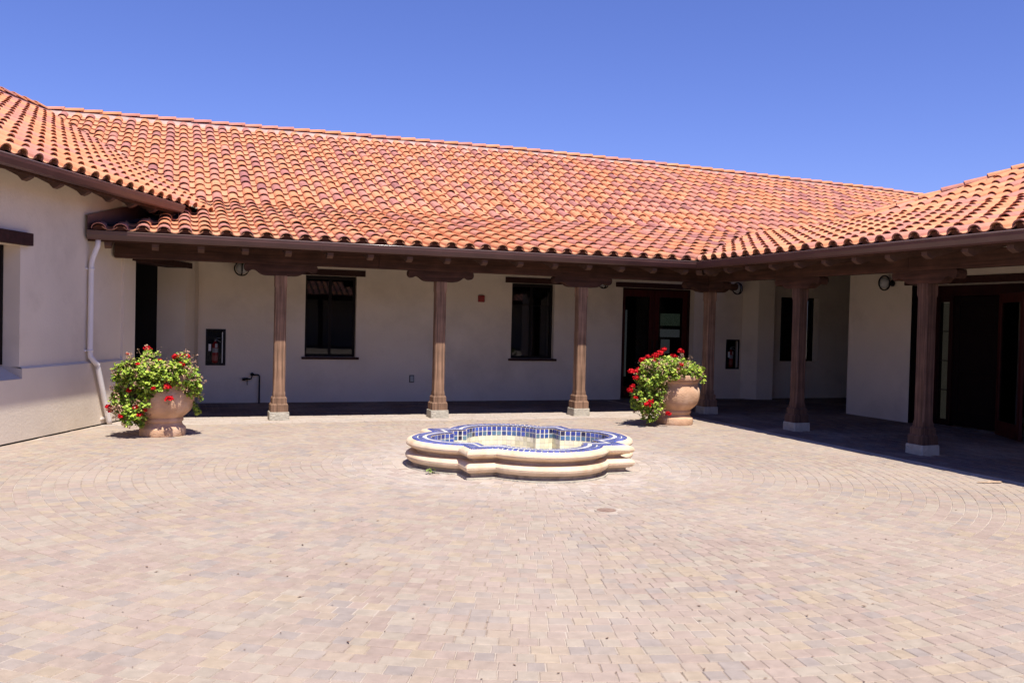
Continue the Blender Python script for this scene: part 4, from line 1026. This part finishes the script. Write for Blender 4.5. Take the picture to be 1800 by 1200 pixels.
t = thing('water_spigot', 'dark water pipe rising from the floor to a hose tap beside the first post', 'tap', (1.44, WY, 0))
g = MB(); g.tube([(0, -.06, 0), (0, -.06, .49), (-.012, -.06, .508), (-.035, -.06, .515), (-.13, -.06, .515)], .0145, 10); g.build('pipe', BLACK, t)
g = MB(); g.tube([(-.13, -.085, .525), (-.13, -.02, .525)], .030, 12); g.tube([(-.13, -.06, .50), (-.13, -.06, .545)], .022, 10); g.tube([(-.13, -.06, .49), (-.14, -.065, .45), (-.17, -.07, .438), (-.26, -.07, .438)], .014, 8); g.build('valve_body', BLACK, t)
g = MB(); g.tube([(-.30, -.07, .438), (-.245, -.07, .438)], .025, 12); g.build('tap_head', BLACK, t)
g = MB(); g.tube([(-.215, -.07, .44), (-.215, -.085, .33)], .007, 8); g.tube([(-.235, -.07, .445), (-.195, -.07, .445)], .018, 8); g.build('tap_lever', BLACK, t)
t = thing('fire_alarm', 'small square red fire alarm high on the wall between second and third posts', 'alarm', (5.68, WY, 1.965))
g = MB(); g.box(-.065, .065, -.05, 0, 0, .13); g.build('housing', ALARM, t, bevel=.008)
g = MB(); g.box(-.025, .025, -.056, -.05, .03, .10); g.build('strobe', mat('strobe_lens', (.30, .05, .04), .2, .05, 9, 0), t, bevel=.004)
t = thing('outlet_cover', 'pale weatherproof outlet cover low on the wall beside the second post', 'outlet', (4.30, WY, .37))
g = MB(); g.box(-.045, .045, -.02, 0, 0, .14); g.build('backing_plate', BLACK, t, bevel=.004)
g = MB(); g.box(-.035, .035, -.045, -.0205, .012, .128); g.build('lid', COVER, t, bevel=.008)

# weed at the foot of the fountain
wd = MB()
for k in range(16):
    a = random.uniform(0, 6.28); r = random.uniform(.01, .05); p = Vector((r * cos(a), r * sin(a), random.uniform(.005, .05)))
    leaf(wd, p, Vector((cos(a), sin(a), 1.2)), random.uniform(.012, .022), None)
tag(wd.build('weed', WEEDM, loc=(2.50, 9.10, .0)), 'small green weed growing at the foot of the fountain', 'weed')

# ================================================================== building across the courtyard (seen in the window glass)
OB = thing('building', 'tile roofed building across the courtyard, seen mirrored in the window glass', 'building', (6, -16, 0))
WORLD_OFF[OB.name] = tuple(OB.location)
g = MB(); g.box(-12, 24, -16.3, -16.0, 0, 3.4); g.build('wall', STUCCO, OB)
g = MB()
for x in range(-11, 24, 3): g.box(x, x + .2, -13.6, -13.4, 0, 2.5)
g.box(-12, 24, -13.6, -13.4, 2.5, 2.75); g.build('porch_frame', WOODX, OB)
g = MB(); g.prism([(-12, -12.9, 2.75), (24, -12.9, 2.75), (24, -20, 5.2), (-12, -20, 5.2)], (0, 0, -.03)); g.build('roof', BOARD, OB)
g = MB(); x = -12
while x < 24:
    for j in range(18):
        v = j * .4; z = 2.76 + v * .345; y = -12.9 - v; c = random.choices(TPc, TPw)[0]
        P = [(x - .1, y, z + .02), (x, y, z + .11), (x + .1, y, z + .02), (x - .085, y - .42, z + .15), (x, y - .42, z + .22), (x + .085, y - .42, z + .15)]
        g.add(P, [(0, 1, 4, 3), (1, 2, 5, 4), (0, 2, 1)], c)
    x += .29
g.build('tile_field', TILE, OB, kind='stuff')
